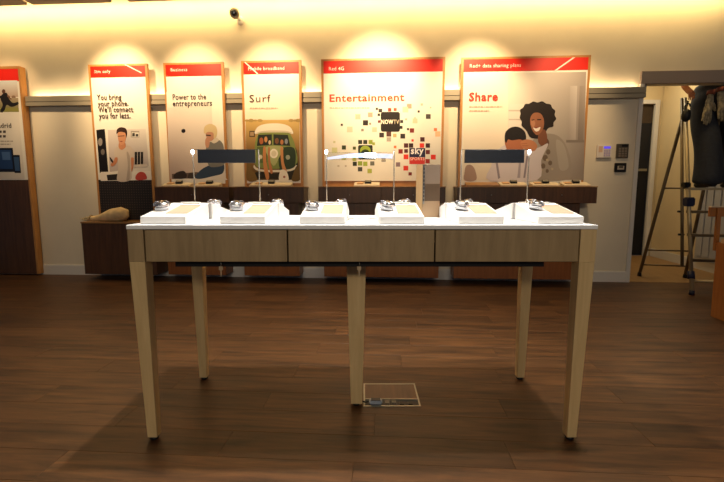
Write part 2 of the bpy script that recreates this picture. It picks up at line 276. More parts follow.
# ------------------------------------------------------------------ poster panels
ART = {
 'P1': ([
  (1,['e9e4da','e9e4da','d8cfc4','e3dccf'],[(-3.277,1.868),(-2.622,1.886),(-2.612,1.231),(-3.276,1.219)]),
  (2,'151316',[(-3.286,1.844),(-3.175,1.855),(-3.169,1.331),(-3.281,1.318)]),
  (3,'8f8884',[(-3.217,1.698),(-3.22,1.68),(-3.228,1.664),(-3.238,1.653),(-3.249,1.65),(-3.26,1.654),(-3.268,1.664),(-3.273,1.68),(-3.274,1.699),(-3.27,1.717),(-3.263,1.733),(-3.253,1.743),(-3.241,1.747),(-3.231,1.743),(-3.222,1.733),(-3.217,1.717)]),
  (4,'6b6460',[(-3.196,1.576),(-3.199,1.562),(-3.206,1.55),(-3.215,1.542),(-3.225,1.54),(-3.235,1.543),(-3.242,1.551),(-3.247,1.563),(-3.248,1.577),(-3.245,1.591),(-3.238,1.602),(-3.229,1.61),(-3.219,1.613),(-3.21,1.61),(-3.202,1.602),(-3.197,1.59)]),
  (5,['cfc6c2','ddd6cf','b9aeaa','b7a9a4'],[(-3.137,1.843),(-2.65,1.85),(-2.64,1.403),(-3.15,1.33)]),
  (6,'a39a92',[(-2.843,1.828),(-2.734,1.827),(-2.74,1.749),(-2.848,1.75)]),
  (7,'e8e2d8',[(-2.831,1.81),(-2.742,1.809),(-2.746,1.755),(-2.835,1.756)]),
  (8,'4a4542',[(-2.825,1.804),(-2.793,1.804),(-2.796,1.762),(-2.828,1.762)]),
  (9,'4a4542',[(-2.781,1.791),(-2.75,1.791),(-2.752,1.761),(-2.784,1.761)]),
  (10,'26221f',[(-2.809,1.574),(-2.778,1.574),(-2.788,1.421),(-2.819,1.422)]),
  (11,'26221f',[(-2.77,1.574),(-2.74,1.574),(-2.749,1.421),(-2.78,1.421)]),
  (12,'26221f',[(-2.732,1.574),(-2.701,1.573),(-2.711,1.421),(-2.742,1.421)]),
  (13,'cbbfb4',[(-2.858,1.416),(-2.664,1.427),(-2.654,1.39),(-2.848,1.379)]),
  (14,'e6ddd2',[(-3.267,1.331),(-2.618,1.341),(-2.612,1.231),(-3.269,1.219)]),
  (15,'2a2422',[(-3.192,1.294),(-3.047,1.306),(-3.014,1.231),(-3.184,1.225)]),
  (16,'b9483f',[(-2.816,1.28),(-2.807,1.294),(-2.793,1.309),(-2.776,1.321),(-2.761,1.329),(-2.744,1.332),(-2.727,1.331),(-2.71,1.326),(-2.697,1.317),(-2.685,1.301),(-2.674,1.28),(-2.669,1.259),(-2.676,1.243),(-2.7,1.234),(-2.739,1.229),(-2.778,1.228),(-2.806,1.231),(-2.818,1.239),(-2.822,1.252),(-2.82,1.267)]),
  (17,'bf7f5c',[(-2.863,1.538),(-2.854,1.539),(-2.842,1.536),(-2.832,1.528),(-2.826,1.513),(-2.825,1.487),(-2.828,1.452),(-2.834,1.414),(-2.843,1.379),(-2.856,1.345),(-2.873,1.31),(-2.891,1.279),(-2.908,1.256),(-2.923,1.241),(-2.939,1.233),(-2.952,1.23),(-2.962,1.231),(-2.966,1.236),(-2.967,1.245),(-2.965,1.258),(-2.959,1.274),(-2.947,1.296),(-2.93,1.322),(-2.913,1.35),(-2.899,1.379),(-2.891,1.41),(-2.886,1.444),(-2.882,1.476),(-2.878,1.501),(-2.874,1.518),(-2.871,1.529),(-2.868,1.535)]),
  (18,'b97a58',[(-3.055,1.551),(-3.061,1.538),(-3.066,1.519),(-3.072,1.497),(-3.08,1.478),(-3.093,1.462),(-3.108,1.447),(-3.122,1.434),(-3.13,1.423),(-3.13,1.413),(-3.125,1.404),(-3.116,1.398),(-3.106,1.398),(-3.091,1.406),(-3.074,1.419),(-3.056,1.435),(-3.043,1.453),(-3.036,1.474),(-3.031,1.499),(-3.03,1.522),(-3.031,1.539),(-3.034,1.549),(-3.041,1.555),(-3.048,1.556)]),
  (19,'c6b8ac',[(-3.071,1.588),(-3.065,1.602),(-3.057,1.613),(-3.047,1.623),(-3.037,1.631),(-3.024,1.639),(-3.01,1.646),(-2.996,1.651),(-2.984,1.653),(-2.973,1.651),(-2.964,1.646),(-2.956,1.64),(-2.946,1.638),(-2.935,1.641),(-2.924,1.647),(-2.912,1.653),(-2.9,1.655),(-2.886,1.652),(-2.871,1.646),(-2.856,1.637),(-2.844,1.628),(-2.834,1.616),(-2.825,1.603),(-2.818,1.589),(-2.814,1.574),(-2.812,1.557),(-2.813,1.538),(-2.816,1.52),(-2.821,1.507),(-2.829,1.504),(-2.841,1.508),(-2.852,1.509),(-2.86,1.501),(-2.864,1.479),(-2.864,1.449),(-2.864,1.414),(-2.866,1.379),(-2.866,1.341),(-2.865,1.298),(-2.868,1.259),(-2.884,1.231),(-2.92,1.215),(-2.971,1.207),(-3.02,1.208),(-3.054,1.219),(-3.063,1.242),(-3.057,1.277),(-3.046,1.317),(-3.039,1.355),(-3.035,1.394),(-3.032,1.437),(-3.031,1.475),(-3.033,1.502),(-3.041,1.512),(-3.053,1.51),(-3.066,1.506),(-3.074,1.51),(-3.077,1.525),(-3.077,1.546),(-3.075,1.569)]),
  (20,'ab9d92',[(-2.912,1.575),(-2.905,1.581),(-2.894,1.571),(-2.883,1.552),(-2.876,1.526),(-2.875,1.49),(-2.876,1.444),(-2.88,1.396),(-2.883,1.354),(-2.886,1.318),(-2.89,1.285),(-2.895,1.256),(-2.901,1.236),(-2.911,1.223),(-2.923,1.215),(-2.933,1.217),(-2.938,1.231),(-2.935,1.262),(-2.925,1.306),(-2.915,1.356),(-2.908,1.404),(-2.908,1.452),(-2.91,1.503),(-2.913,1.547)]),
  (21,'241f20',[(-3.136,1.515),(-3.129,1.512),(-3.119,1.502),(-3.108,1.489),(-3.1,1.478),(-3.096,1.467),(-3.094,1.456),(-3.094,1.446),(-3.096,1.441),(-3.102,1.442),(-3.11,1.448),(-3.12,1.456),(-3.127,1.466),(-3.131,1.478),(-3.135,1.494),(-3.137,1.508)]),
  (22,'be8361',[(-2.993,1.697),(-2.979,1.702),(-2.961,1.704),(-2.942,1.702),(-2.929,1.696),(-2.922,1.685),(-2.917,1.668),(-2.917,1.65),(-2.92,1.635),(-2.93,1.623),(-2.945,1.611),(-2.961,1.603),(-2.974,1.599),(-2.986,1.603),(-2.997,1.612),(-3.006,1.623),(-3.011,1.636),(-3.011,1.651),(-3.008,1.669),(-3.002,1.685)]),
  (23,'c98f6c',[(-3.01,1.818),(-3.005,1.83),(-2.995,1.832),(-2.984,1.831),(-2.971,1.829),(-2.955,1.83),(-2.937,1.83),(-2.919,1.826),(-2.908,1.817),(-2.904,1.798),(-2.905,1.771),(-2.909,1.744),(-2.915,1.72),(-2.923,1.701),(-2.934,1.683),(-2.946,1.668),(-2.957,1.66),(-2.969,1.658),(-2.981,1.66),(-2.992,1.669),(-3.001,1.685),(-3.007,1.713),(-3.011,1.752),(-3.012,1.79)]),
  (24,'3a2620',[(-3.025,1.794),(-3.027,1.802),(-3.025,1.818),(-3.021,1.834),(-3.015,1.848),(-3.006,1.857),(-2.995,1.864),(-2.982,1.869),(-2.968,1.871),(-2.952,1.872),(-2.935,1.87),(-2.918,1.866),(-2.905,1.859),(-2.897,1.848),(-2.892,1.834),(-2.89,1.819),(-2.889,1.804),(-2.891,1.79),(-2.896,1.774),(-2.901,1.761),(-2.906,1.756),(-2.907,1.763),(-2.907,1.777),(-2.909,1.793),(-2.915,1.805),(-2.929,1.811),(-2.948,1.815),(-2.968,1.818),(-2.985,1.817),(-2.998,1.812),(-3.01,1.803),(-3.019,1.795)]),
  (25,'4a3128',[(-3.014,1.769),(-2.924,1.775),(-2.924,1.766),(-3.011,1.76)]),
  (26,'8d4a3c',[(-2.993,1.706),(-2.947,1.708),(-2.968,1.694)]),
  (27,'f0d9d0',[(-2.871,2.612),(-2.849,2.612),(-2.66,2.516),(-2.661,2.504)]),
 ],[
  ('Sim only', -3.254, 2.517, 0.205, 0.037, 'ffd9cf', 0),
  ('You bring', -3.245, 2.201, 0.313, 0.065, '2e120e', 1),
  ('your phone.', -3.24, 2.127, 0.392, 0.065, '2e120e', 1),
  ('We’ll connect', -3.237, 2.055, 0.441, 0.066, '2e120e', 1),
  ('you for less.', -3.236, 1.981, 0.403, 0.066, '2e120e', 1),
 ]),
 'P2': ([
  (1,['e9e4da','e9e4da','e3d9cd','c9b2a6'],[(-2.365,2.285),(-1.696,2.275),(-1.679,1.471),(-2.379,1.596)]),
  (2,['ded1c7','e6ddd0','d5c6b8','bba398'],[(-2.37,2.097),(-1.683,2.135),(-1.669,1.253),(-2.38,1.243)]),
  (3,['f2ecdf','f2ecdf','e6dccb','e6dccb'],[(-1.812,2.3),(-1.676,2.298),(-1.669,1.253),(-1.807,1.254)]),
  (4,'1c1518',[(-2.15,1.822),(-2.152,1.812),(-2.158,1.804),(-2.167,1.799),(-2.177,1.797),(-2.187,1.799),(-2.196,1.805),(-2.201,1.813),(-2.202,1.822),(-2.2,1.832),(-2.194,1.84),(-2.185,1.845),(-2.175,1.847),(-2.165,1.845),(-2.156,1.84),(-2.151,1.831)]),
  (5,'6d5a50',[(-2.351,1.304),(-2.019,1.327),(-2.01,1.254),(-2.348,1.242)]),
  (6,'3a302c',[(-2.326,1.291),(-2.318,1.302),(-2.305,1.312),(-2.29,1.321),(-2.273,1.328),(-2.255,1.334),(-2.233,1.339),(-2.213,1.342),(-2.196,1.34),(-2.183,1.332),(-2.172,1.319),(-2.164,1.304),(-2.16,1.291),(-2.16,1.279),(-2.164,1.267),(-2.173,1.257),(-2.188,1.25),(-2.216,1.245),(-2.253,1.243),(-2.29,1.244),(-2.316,1.247),(-2.328,1.255),(-2.332,1.267),(-2.331,1.28)]),
  (7,'453a35',[(-2.148,1.279),(-2.145,1.289),(-2.139,1.3),(-2.131,1.31),(-2.121,1.315),(-2.107,1.317),(-2.088,1.315),(-2.071,1.31),(-2.058,1.303),(-2.05,1.292),(-2.043,1.278),(-2.042,1.264),(-2.048,1.254),(-2.065,1.249),(-2.091,1.247),(-2.118,1.247),(-2.137,1.249),(-2.146,1.254),(-2.15,1.262),(-2.15,1.27)]),
  (8,'e6ddd0',[(-2.047,1.279),(-2.016,1.286),(-1.97,1.291),(-1.918,1.295),(-1.868,1.303),(-1.82,1.316),(-1.769,1.334),(-1.723,1.348),(-1.69,1.351),(-1.673,1.335),(-1.668,1.307),(-1.669,1.276),(-1.669,1.253),(-1.659,1.242),(-1.646,1.235),(-1.644,1.232),(-1.67,1.229),(-1.741,1.226),(-1.845,1.225),(-1.95,1.226),(-2.024,1.23),(-2.057,1.239),(-2.069,1.253),(-2.063,1.267)]),
  (9,'37475c',[(-2.06,1.266),(-2.05,1.284),(-2.029,1.308),(-2.004,1.331),(-1.98,1.351),(-1.958,1.366),(-1.936,1.379),(-1.913,1.389),(-1.889,1.4),(-1.864,1.411),(-1.839,1.421),(-1.813,1.43),(-1.787,1.436),(-1.759,1.438),(-1.729,1.438),(-1.704,1.434),(-1.687,1.423),(-1.681,1.401),(-1.682,1.37),(-1.69,1.339),(-1.704,1.314),(-1.724,1.3),(-1.751,1.292),(-1.783,1.285),(-1.819,1.278),(-1.862,1.268),(-1.911,1.256),(-1.96,1.247),(-1.998,1.242),(-2.025,1.242),(-2.045,1.247),(-2.057,1.255)]),
  (10,'7b7974',[(-1.906,1.593),(-1.902,1.615),(-1.896,1.634),(-1.888,1.65),(-1.877,1.664),(-1.864,1.676),(-1.848,1.686),(-1.831,1.694),(-1.813,1.7),(-1.795,1.706),(-1.775,1.711),(-1.755,1.714),(-1.738,1.711),(-1.722,1.703),(-1.707,1.69),(-1.694,1.673),(-1.684,1.651),(-1.679,1.623),(-1.676,1.588),(-1.676,1.552),(-1.677,1.519),(-1.675,1.489),(-1.671,1.458),(-1.674,1.432),(-1.687,1.411),(-1.72,1.397),(-1.767,1.387),(-1.815,1.384),(-1.852,1.387),(-1.873,1.4),(-1.885,1.421),(-1.892,1.446),(-1.898,1.472),(-1.904,1.501),(-1.907,1.533),(-1.907,1.565)]),
  (11,'c08d72',[(-1.904,1.629),(-1.908,1.645),(-1.91,1.668),(-1.909,1.693),(-1.906,1.712),(-1.9,1.726),(-1.892,1.738),(-1.882,1.745),(-1.874,1.748),(-1.866,1.745),(-1.859,1.737),(-1.853,1.726),(-1.85,1.712),(-1.851,1.693),(-1.854,1.668),(-1.86,1.645),(-1.866,1.628),(-1.875,1.621),(-1.886,1.618),(-1.897,1.621)]),
  (12,'d8cbb9',[(-1.85,1.712),(-1.844,1.701),(-1.832,1.687),(-1.817,1.675),(-1.802,1.67),(-1.785,1.673),(-1.765,1.683),(-1.748,1.695),(-1.738,1.705),(-1.737,1.714),(-1.742,1.722),(-1.751,1.73),(-1.762,1.735),(-1.775,1.738),(-1.793,1.739),(-1.81,1.738),(-1.824,1.736),(-1.835,1.732),(-1.844,1.727),(-1.85,1.72)]),
  (13,'bd8a70',[(-1.896,1.796),(-1.891,1.805),(-1.882,1.812),(-1.87,1.817),(-1.858,1.819),(-1.843,1.82),(-1.825,1.819),(-1.808,1.815),(-1.796,1.807),(-1.79,1.792),(-1.788,1.773),(-1.789,1.752),(-1.793,1.735),(-1.801,1.722),(-1.812,1.711),(-1.825,1.703),(-1.838,1.7),(-1.851,1.703),(-1.865,1.712),(-1.877,1.724),(-1.887,1.736),(-1.893,1.75),(-1.897,1.767),(-1.898,1.783)]),
  (14,'d5bf93',[(-1.921,1.808),(-1.92,1.822),(-1.918,1.84),(-1.913,1.858),(-1.905,1.873),(-1.893,1.884),(-1.877,1.893),(-1.859,1.899),(-1.842,1.902),(-1.824,1.901),(-1.805,1.895),(-1.788,1.887),(-1.774,1.878),(-1.765,1.866),(-1.758,1.851),(-1.754,1.835),(-1.752,1.818),(-1.753,1.8),(-1.756,1.78),(-1.761,1.761),(-1.767,1.747),(-1.775,1.737),(-1.784,1.73),(-1.793,1.727),(-1.799,1.73),(-1.801,1.741),(-1.799,1.76),(-1.798,1.78),(-1.803,1.795),(-1.816,1.803),(-1.835,1.807),(-1.855,1.808),(-1.871,1.807),(-1.882,1.803),(-1.89,1.795),(-1.897,1.787),(-1.903,1.784),(-1.909,1.786),(-1.915,1.79),(-1.919,1.798)]),
  (15,'3d2b26',[(-1.897,1.777),(-1.835,1.771),(-1.836,1.757),(-1.895,1.762)]),
 ],[
  ('Business', -2.296, 2.522, 0.205, 0.037, 'ffd9cf', 0),
  ('Power to the', -2.289, 2.19, 0.416, 0.067, '2e120e', 1),
  ('entrepreneurs', -2.291, 2.115, 0.488, 0.067, '2e120e', 1),
 ]),
 'P3': ([
  (1,['e9e4da','e9e4da','eadcc0','eadcc0'],[(-1.401,2.294),(-0.751,2.449),(-0.743,1.891),(-1.402,1.898)]),
  (2,['c9a765','cfae6b','9a7340','8d6a3c'],[(-1.399,1.945),(-0.742,1.938),(-0.745,1.586),(-1.404,1.59)]),
  (3,'a98d55',[(-1.348,1.937),(-1.351,1.932),(-1.358,1.927),(-1.368,1.924),(-1.38,1.923),(-1.393,1.924),(-1.403,1.928),(-1.41,1.932),(-1.412,1.938),(-1.409,1.943),(-1.402,1.948),(-1.392,1.95),(-1.38,1.951),(-1.367,1.95),(-1.357,1.947),(-1.35,1.942)]),
  (3,'a98d55',[(-1.299,1.936),(-1.302,1.928),(-1.309,1.922),(-1.319,1.917),(-1.332,1.916),(-1.344,1.917),(-1.354,1.922),(-1.361,1.929),(-1.363,1.937),(-1.36,1.945),(-1.353,1.952),(-1.342,1.956),(-1.33,1.958),(-1.318,1.956),(-1.308,1.951),(-1.301,1.945)]),
  (3,'a98d55',[(-1.25,1.936),(-1.252,1.932),(-1.259,1.928),(-1.27,1.926),(-1.282,1.925),(-1.294,1.926),(-1.305,1.929),(-1.311,1.932),(-1.314,1.937),(-1.311,1.941),(-1.304,1.944),(-1.294,1.947),(-1.281,1.948),(-1.269,1.947),(-1.259,1.944),(-1.252,1.94)]),
  (3,'a98d55',[(-1.189,1.935),(-1.191,1.929),(-1.198,1.923),(-1.209,1.92),(-1.221,1.919),(-1.233,1.92),(-1.243,1.924),(-1.25,1.93),(-1.252,1.936),(-1.25,1.942),(-1.243,1.948),(-1.232,1.951),(-1.22,1.952),(-1.208,1.951),(-1.198,1.947),(-1.191,1.942)]),
  (3,'a98d55',[(-0.811,1.931),(-0.814,1.924),(-0.821,1.919),(-0.831,1.915),(-0.843,1.913),(-0.855,1.915),(-0.865,1.919),(-0.872,1.925),(-0.874,1.932),(-0.872,1.939),(-0.865,1.945),(-0.854,1.949),(-0.842,1.95),(-0.83,1.948),(-0.82,1.944),(-0.814,1.938)]),
  (3,'a98d55',[(-0.763,1.931),(-0.765,1.926),(-0.772,1.922),(-0.782,1.919),(-0.795,1.919),(-0.807,1.92),(-0.817,1.922),(-0.824,1.927),(-0.826,1.931),(-0.823,1.936),(-0.816,1.94),(-0.806,1.943),(-0.794,1.944),(-0.782,1.943),(-0.772,1.94),(-0.765,1.936)]),
  (3,'a98d55',[(-0.727,1.93),(-0.729,1.922),(-0.736,1.916),(-0.746,1.911),(-0.758,1.91),(-0.77,1.912),(-0.781,1.916),(-0.787,1.923),(-0.789,1.931),(-0.787,1.939),(-0.78,1.946),(-0.77,1.95),(-0.758,1.952),(-0.746,1.95),(-0.735,1.945),(-0.729,1.938)]),
  (4,['9a7340','8d6a3c','5a4426','54401f'],[(-1.404,1.59),(-0.745,1.586),(-0.746,1.228),(-1.406,1.229)]),
  (5,'4b3a28',[(-1.356,1.815),(-1.288,1.814),(-1.29,1.743),(-1.358,1.744)]),
  (6,'a98d6a',[(-1.347,1.803),(-1.301,1.802),(-1.302,1.755),(-1.349,1.756)]),
  (7,'2a2c20',[(-0.974,1.634),(-0.943,1.648),(-0.901,1.649),(-0.859,1.643),(-0.827,1.633),(-0.807,1.624),(-0.794,1.613),(-0.786,1.593),(-0.779,1.562),(-0.774,1.511),(-0.771,1.443),(-0.77,1.376),(-0.772,1.324),(-0.772,1.292),(-0.773,1.273),(-0.78,1.261),(-0.797,1.252),(-0.834,1.242),(-0.883,1.234),(-0.933,1.235),(-0.97,1.252),(-0.99,1.292),(-0.999,1.35),(-1.002,1.413),(-1.002,1.468),(-1.002,1.517),(-0.999,1.565),(-0.99,1.606)]),
  (8,'7f8b4c',[(-1.294,1.625),(-1.29,1.667),(-1.282,1.701),(-1.27,1.73),(-1.258,1.755),(-1.248,1.775),(-1.239,1.789),(-1.223,1.8),(-1.19,1.807),(-1.129,1.812),(-1.049,1.813),(-0.969,1.81),(-0.909,1.805),(-0.877,1.797),(-0.862,1.787),(-0.854,1.772),(-0.844,1.751),(-0.829,1.724),(-0.815,1.69),(-0.803,1.652),(-0.796,1.61),(-0.785,1.556),(-0.772,1.495),(-0.775,1.437),(-0.812,1.396),(-0.905,1.373),(-1.04,1.362),(-1.175,1.365),(-1.27,1.385),(-1.308,1.43),(-1.313,1.497),(-1.302,1.567)]),
  (9,'31402c',[(-0.987,1.599),(-0.951,1.615),(-0.9,1.624),(-0.85,1.624),(-0.815,1.61),(-0.799,1.574),(-0.794,1.521),(-0.796,1.464),(-0.802,1.42),(-0.809,1.389),(-0.821,1.365),(-0.837,1.348),(-0.857,1.336),(-0.886,1.33),(-0.921,1.329),(-0.955,1.335),(-0.98,1.348),(-0.995,1.371),(-1.003,1.401),(-1.006,1.435),(-1.007,1.468),(-1.009,1.503),(-1.009,1.54),(-1.004,1.574)]),
  (10,'e6decd',[(-1.289,1.781),(-1.293,1.794),(-1.286,1.815),(-1.272,1.838),(-1.257,1.856),(-1.241,1.868),(-1.223,1.877),(-1.201,1.885),(-1.175,1.891),(-1.145,1.896),(-1.11,1.899),(-1.075,1.901),(-1.041,1.901),(-1.008,1.9),(-0.976,1.897),(-0.946,1.892),(-0.919,1.886),(-0.896,1.878),(-0.877,1.869),(-0.86,1.858),(-0.847,1.845),(-0.835,1.828),(-0.825,1.806),(-0.82,1.787),(-0.824,1.775),(-0.836,1.774),(-0.856,1.781),(-0.884,1.79),(-0.921,1.797),(-0.975,1.799),(-1.042,1.8),(-1.109,1.8),(-1.166,1.799),(-1.209,1.794),(-1.245,1.785),(-1.272,1.779)]),
  (11,'cbc0a8',[(-1.276,1.788),(-1.267,1.793),(-1.243,1.801),(-1.208,1.81),(-1.165,1.815),(-1.11,1.818),(-1.041,1.818),(-0.974,1.816),(-0.921,1.813),(-0.883,1.806),(-0.855,1.797),(-0.837,1.787),(-0.831,1.782),(-0.837,1.782),(-0.855,1.785),(-0.884,1.789),(-0.921,1.792),(-0.974,1.793),(-1.042,1.794),(-1.11,1.794),(-1.166,1.794),(-1.208,1.792),(-1.243,1.79),(-1.268,1.787)]),
  (12,'2a2f28',[(-1.248,1.767),(-1.081,1.772),(-1.084,1.647),(-1.269,1.636)]),
  (12,'2a2f28',[(-1.061,1.772),(-0.885,1.764),(-0.859,1.634),(-1.064,1.647)]),
  (13,'a86038',[(-1.187,1.695),(-1.189,1.68),(-1.195,1.667),(-1.203,1.658),(-1.213,1.655),(-1.222,1.658),(-1.23,1.667),(-1.235,1.68),(-1.236,1.695),(-1.234,1.711),(-1.228,1.724),(-1.22,1.733),(-1.21,1.736),(-1.201,1.732),(-1.193,1.724),(-1.188,1.711)]),
  (13,'c98f5c',[(-1.136,1.712),(-1.138,1.699),(-1.143,1.687),(-1.149,1.68),(-1.157,1.677),(-1.164,1.68),(-1.17,1.688),(-1.174,1.699),(-1.175,1.713),(-1.174,1.726),(-1.169,1.738),(-1.162,1.745),(-1.155,1.748),(-1.147,1.745),(-1.141,1.738),(-1.137,1.726)]),
  (13,'d6c0a0',[(-1.095,1.677),(-1.097,1.667),(-1.1,1.658),(-1.105,1.653),(-1.111,1.651),(-1.116,1.653),(-1.121,1.658),(-1.124,1.667),(-1.125,1.677),(-1.123,1.687),(-1.12,1.695),(-1.115,1.701),(-1.109,1.703),(-1.104,1.701),(-1.099,1.695),(-1.096,1.687)]),
  (13,'7a5238',[(-0.997,1.694),(-0.999,1.68),(-1.005,1.669),(-1.013,1.661),(-1.022,1.658),(-1.031,1.661),(-1.039,1.669),(-1.044,1.68),(-1.046,1.694),(-1.044,1.708),(-1.038,1.719),(-1.03,1.727),(-1.02,1.729),(-1.011,1.727),(-1.003,1.719),(-0.998,1.707)]),
  (13,'b0744a',[(-0.941,1.679),(-0.943,1.667),(-0.947,1.657),(-0.953,1.651),(-0.961,1.649),(-0.968,1.651),(-0.975,1.658),(-0.979,1.668),(-0.98,1.679),(-0.978,1.691),(-0.974,1.701),(-0.967,1.708),(-0.96,1.71),(-0.952,1.708),(-0.946,1.701),(-0.942,1.691)]),
  (13,'8a8f9a',[(-0.887,1.687),(-0.889,1.674),(-0.893,1.664),(-0.9,1.657),(-0.907,1.654),(-0.915,1.657),(-0.921,1.664),(-0.925,1.675),(-0.926,1.687),(-0.924,1.7),(-0.92,1.711),(-0.913,1.718),(-0.906,1.72),(-0.898,1.718),(-0.892,1.71),(-0.888,1.7)]),
  (14,'5b6b3e',[(-1.269,1.625),(-1.134,1.624),(-1.151,1.433),(-1.258,1.433)]),
  (15,'a9ad74',[(-1.158,1.624),(-1.116,1.635),(-1.052,1.638),(-0.989,1.634),(-0.949,1.622),(-0.942,1.601),(-0.955,1.57),(-0.976,1.535),(-0.995,1.504),(-1.011,1.471),(-1.029,1.436),(-1.048,1.408),(-1.066,1.397),(-1.083,1.408),(-1.101,1.436),(-1.118,1.472),(-1.132,1.505),(-1.147,1.536),(-1.162,1.571),(-1.169,1.602)]),
  (16,'efe6d2',[(-1.01,1.544),(-1.015,1.523),(-1.026,1.504),(-1.043,1.492),(-1.063,1.488),(-1.083,1.492),(-1.099,1.504),(-1.11,1.523),(-1.114,1.545),(-1.109,1.567),(-1.097,1.585),(-1.08,1.598),(-1.06,1.602),(-1.041,1.597),(-1.024,1.585),(-1.014,1.566)]),
  (17,'d8cdb2',[(-1.03,1.545),(-1.033,1.531),(-1.04,1.519),(-1.05,1.512),(-1.063,1.509),(-1.075,1.512),(-1.085,1.52),(-1.092,1.531),(-1.094,1.545),(-1.091,1.559),(-1.084,1.57),(-1.073,1.578),(-1.061,1.58),(-1.049,1.578),(-1.039,1.57),(-1.032,1.558)]),
  (18,'d9d0b4',[(-1.203,1.505),(-1.206,1.495),(-1.211,1.486),(-1.219,1.481),(-1.229,1.479),(-1.238,1.481),(-1.246,1.487),(-1.251,1.495),(-1.253,1.505),(-1.251,1.515),(-1.245,1.524),(-1.237,1.529),(-1.227,1.531),(-1.218,1.529),(-1.21,1.524),(-1.205,1.515)]),
  (18,'a3a894',[(-0.864,1.498),(-0.866,1.488),(-0.872,1.478),(-0.881,1.472),(-0.891,1.47),(-0.902,1.472),(-0.91,1.478),(-0.916,1.488),(-0.918,1.499),(-0.916,1.51),(-0.909,1.519),(-0.901,1.525),(-0.89,1.527),(-0.88,1.525),(-0.871,1.519),(-0.866,1.509)]),
  (19,'dcd4c2',[(-1.308,1.41),(-1.304,1.405),(-1.298,1.395),(-1.29,1.383),(-1.277,1.373),(-1.26,1.366),(-1.241,1.36),(-1.215,1.355),(-1.178,1.351),(-1.123,1.349),(-1.054,1.348),(-0.986,1.349),(-0.931,1.351),(-0.895,1.354),(-0.869,1.359),(-0.849,1.365),(-0.832,1.372),(-0.817,1.381),(-0.805,1.393),(-0.796,1.403),(-0.79,1.408),(-0.784,1.405),(-0.78,1.398),(-0.78,1.389),(-0.785,1.379),(-0.795,1.368),(-0.808,1.356),(-0.828,1.345),(-0.857,1.336),(-0.901,1.33),(-0.955,1.325),(-1.013,1.323),(-1.067,1.322),(-1.118,1.323),(-1.17,1.327),(-1.216,1.331),(-1.253,1.337),(-1.279,1.345),(-1.296,1.354),(-1.306,1.364),(-1.314,1.373),(-1.318,1.384),(-1.317,1.396),(-1.313,1.406)]),
  (20,'2c2618',[(-1.278,1.325),(-1.24,1.326),(-1.186,1.32),(-1.126,1.312),(-1.068,1.308),(-1.008,1.312),(-0.945,1.319),(-0.887,1.325),(-0.845,1.324),(-0.814,1.31),(-0.791,1.289),(-0.789,1.267),(-0.822,1.252),(-0.916,1.245),(-1.056,1.243),(-1.197,1.246),(-1.293,1.253),(-1.328,1.268),(-1.328,1.29),(-1.307,1.312)]),
  (21,'c4824f',[(-1.191,1.612),(-1.184,1.629),(-1.176,1.634),(-1.167,1.628),(-1.161,1.612),(-1.159,1.582),(-1.158,1.54),(-1.158,1.492),(-1.156,1.445),(-1.148,1.397),(-1.138,1.346),(-1.129,1.299),(-1.126,1.264),(-1.131,1.243),(-1.141,1.23),(-1.153,1.228),(-1.164,1.24),(-1.173,1.271),(-1.183,1.317),(-1.191,1.37),(-1.196,1.421),(-1.198,1.473),(-1.197,1.528),(-1.194,1.578)]),
  (22,'b8754a',[(-1.129,1.612),(-1.125,1.625),(-1.119,1.628),(-1.113,1.621),(-1.109,1.607),(-1.108,1.582),(-1.109,1.546),(-1.11,1.507),(-1.108,1.469),(-1.102,1.43),(-1.092,1.389),(-1.083,1.352),(-1.08,1.325),(-1.083,1.309),(-1.092,1.301),(-1.101,1.302),(-1.11,1.313),(-1.117,1.338),(-1.124,1.374),(-1.129,1.416),(-1.133,1.457),(-1.134,1.499),(-1.134,1.544),(-1.132,1.584)]),
  (23,'c98a57',[(-0.979,1.611),(-0.974,1.627),(-0.965,1.632),(-0.956,1.626),(-0.95,1.611),(-0.947,1.58),(-0.946,1.536),(-0.945,1.487),(-0.941,1.444),(-0.932,1.406),(-0.919,1.369),(-0.907,1.337),(-0.902,1.312),(-0.906,1.295),(-0.916,1.283),(-0.929,1.28),(-0.94,1.288),(-0.949,1.312),(-0.959,1.348),(-0.967,1.39),(-0.973,1.432),(-0.978,1.479),(-0.98,1.531),(-0.981,1.578)]),
  (24,'efe4d4',[(-0.993,1.324),(-0.986,1.339),(-0.977,1.348),(-0.966,1.353),(-0.955,1.354),(-0.943,1.353),(-0.93,1.347),(-0.917,1.338),(-0.907,1.324),(-0.897,1.301),(-0.888,1.271),(-0.884,1.242),(-0.889,1.222),(-0.911,1.211),(-0.944,1.207),(-0.978,1.209),(-1.001,1.218),(-1.008,1.239),(-1.006,1.269),(-1.0,1.301)]),
  (25,'a8604c',[(-0.925,1.264),(-0.927,1.259),(-0.93,1.254),(-0.935,1.251),(-0.941,1.25),(-0.946,1.251),(-0.951,1.254),(-0.954,1.259),(-0.955,1.264),(-0.954,1.27),(-0.951,1.274),(-0.946,1.277),(-0.94,1.279),(-0.934,1.277),(-0.93,1.274),(-0.926,1.27)]),
  (26,'7d6234',[(-1.401,1.374),(-1.394,1.407),(-1.382,1.439),(-1.37,1.462),(-1.361,1.47),(-1.354,1.453),(-1.35,1.418),(-1.346,1.379),(-1.34,1.349),(-1.331,1.336),(-1.322,1.329),(-1.312,1.324),(-1.303,1.313),(-1.294,1.292),(-1.283,1.266),(-1.277,1.24),(-1.281,1.222),(-1.304,1.213),(-1.339,1.207),(-1.375,1.21),(-1.4,1.223),(-1.41,1.251),(-1.411,1.292),(-1.407,1.336)]),
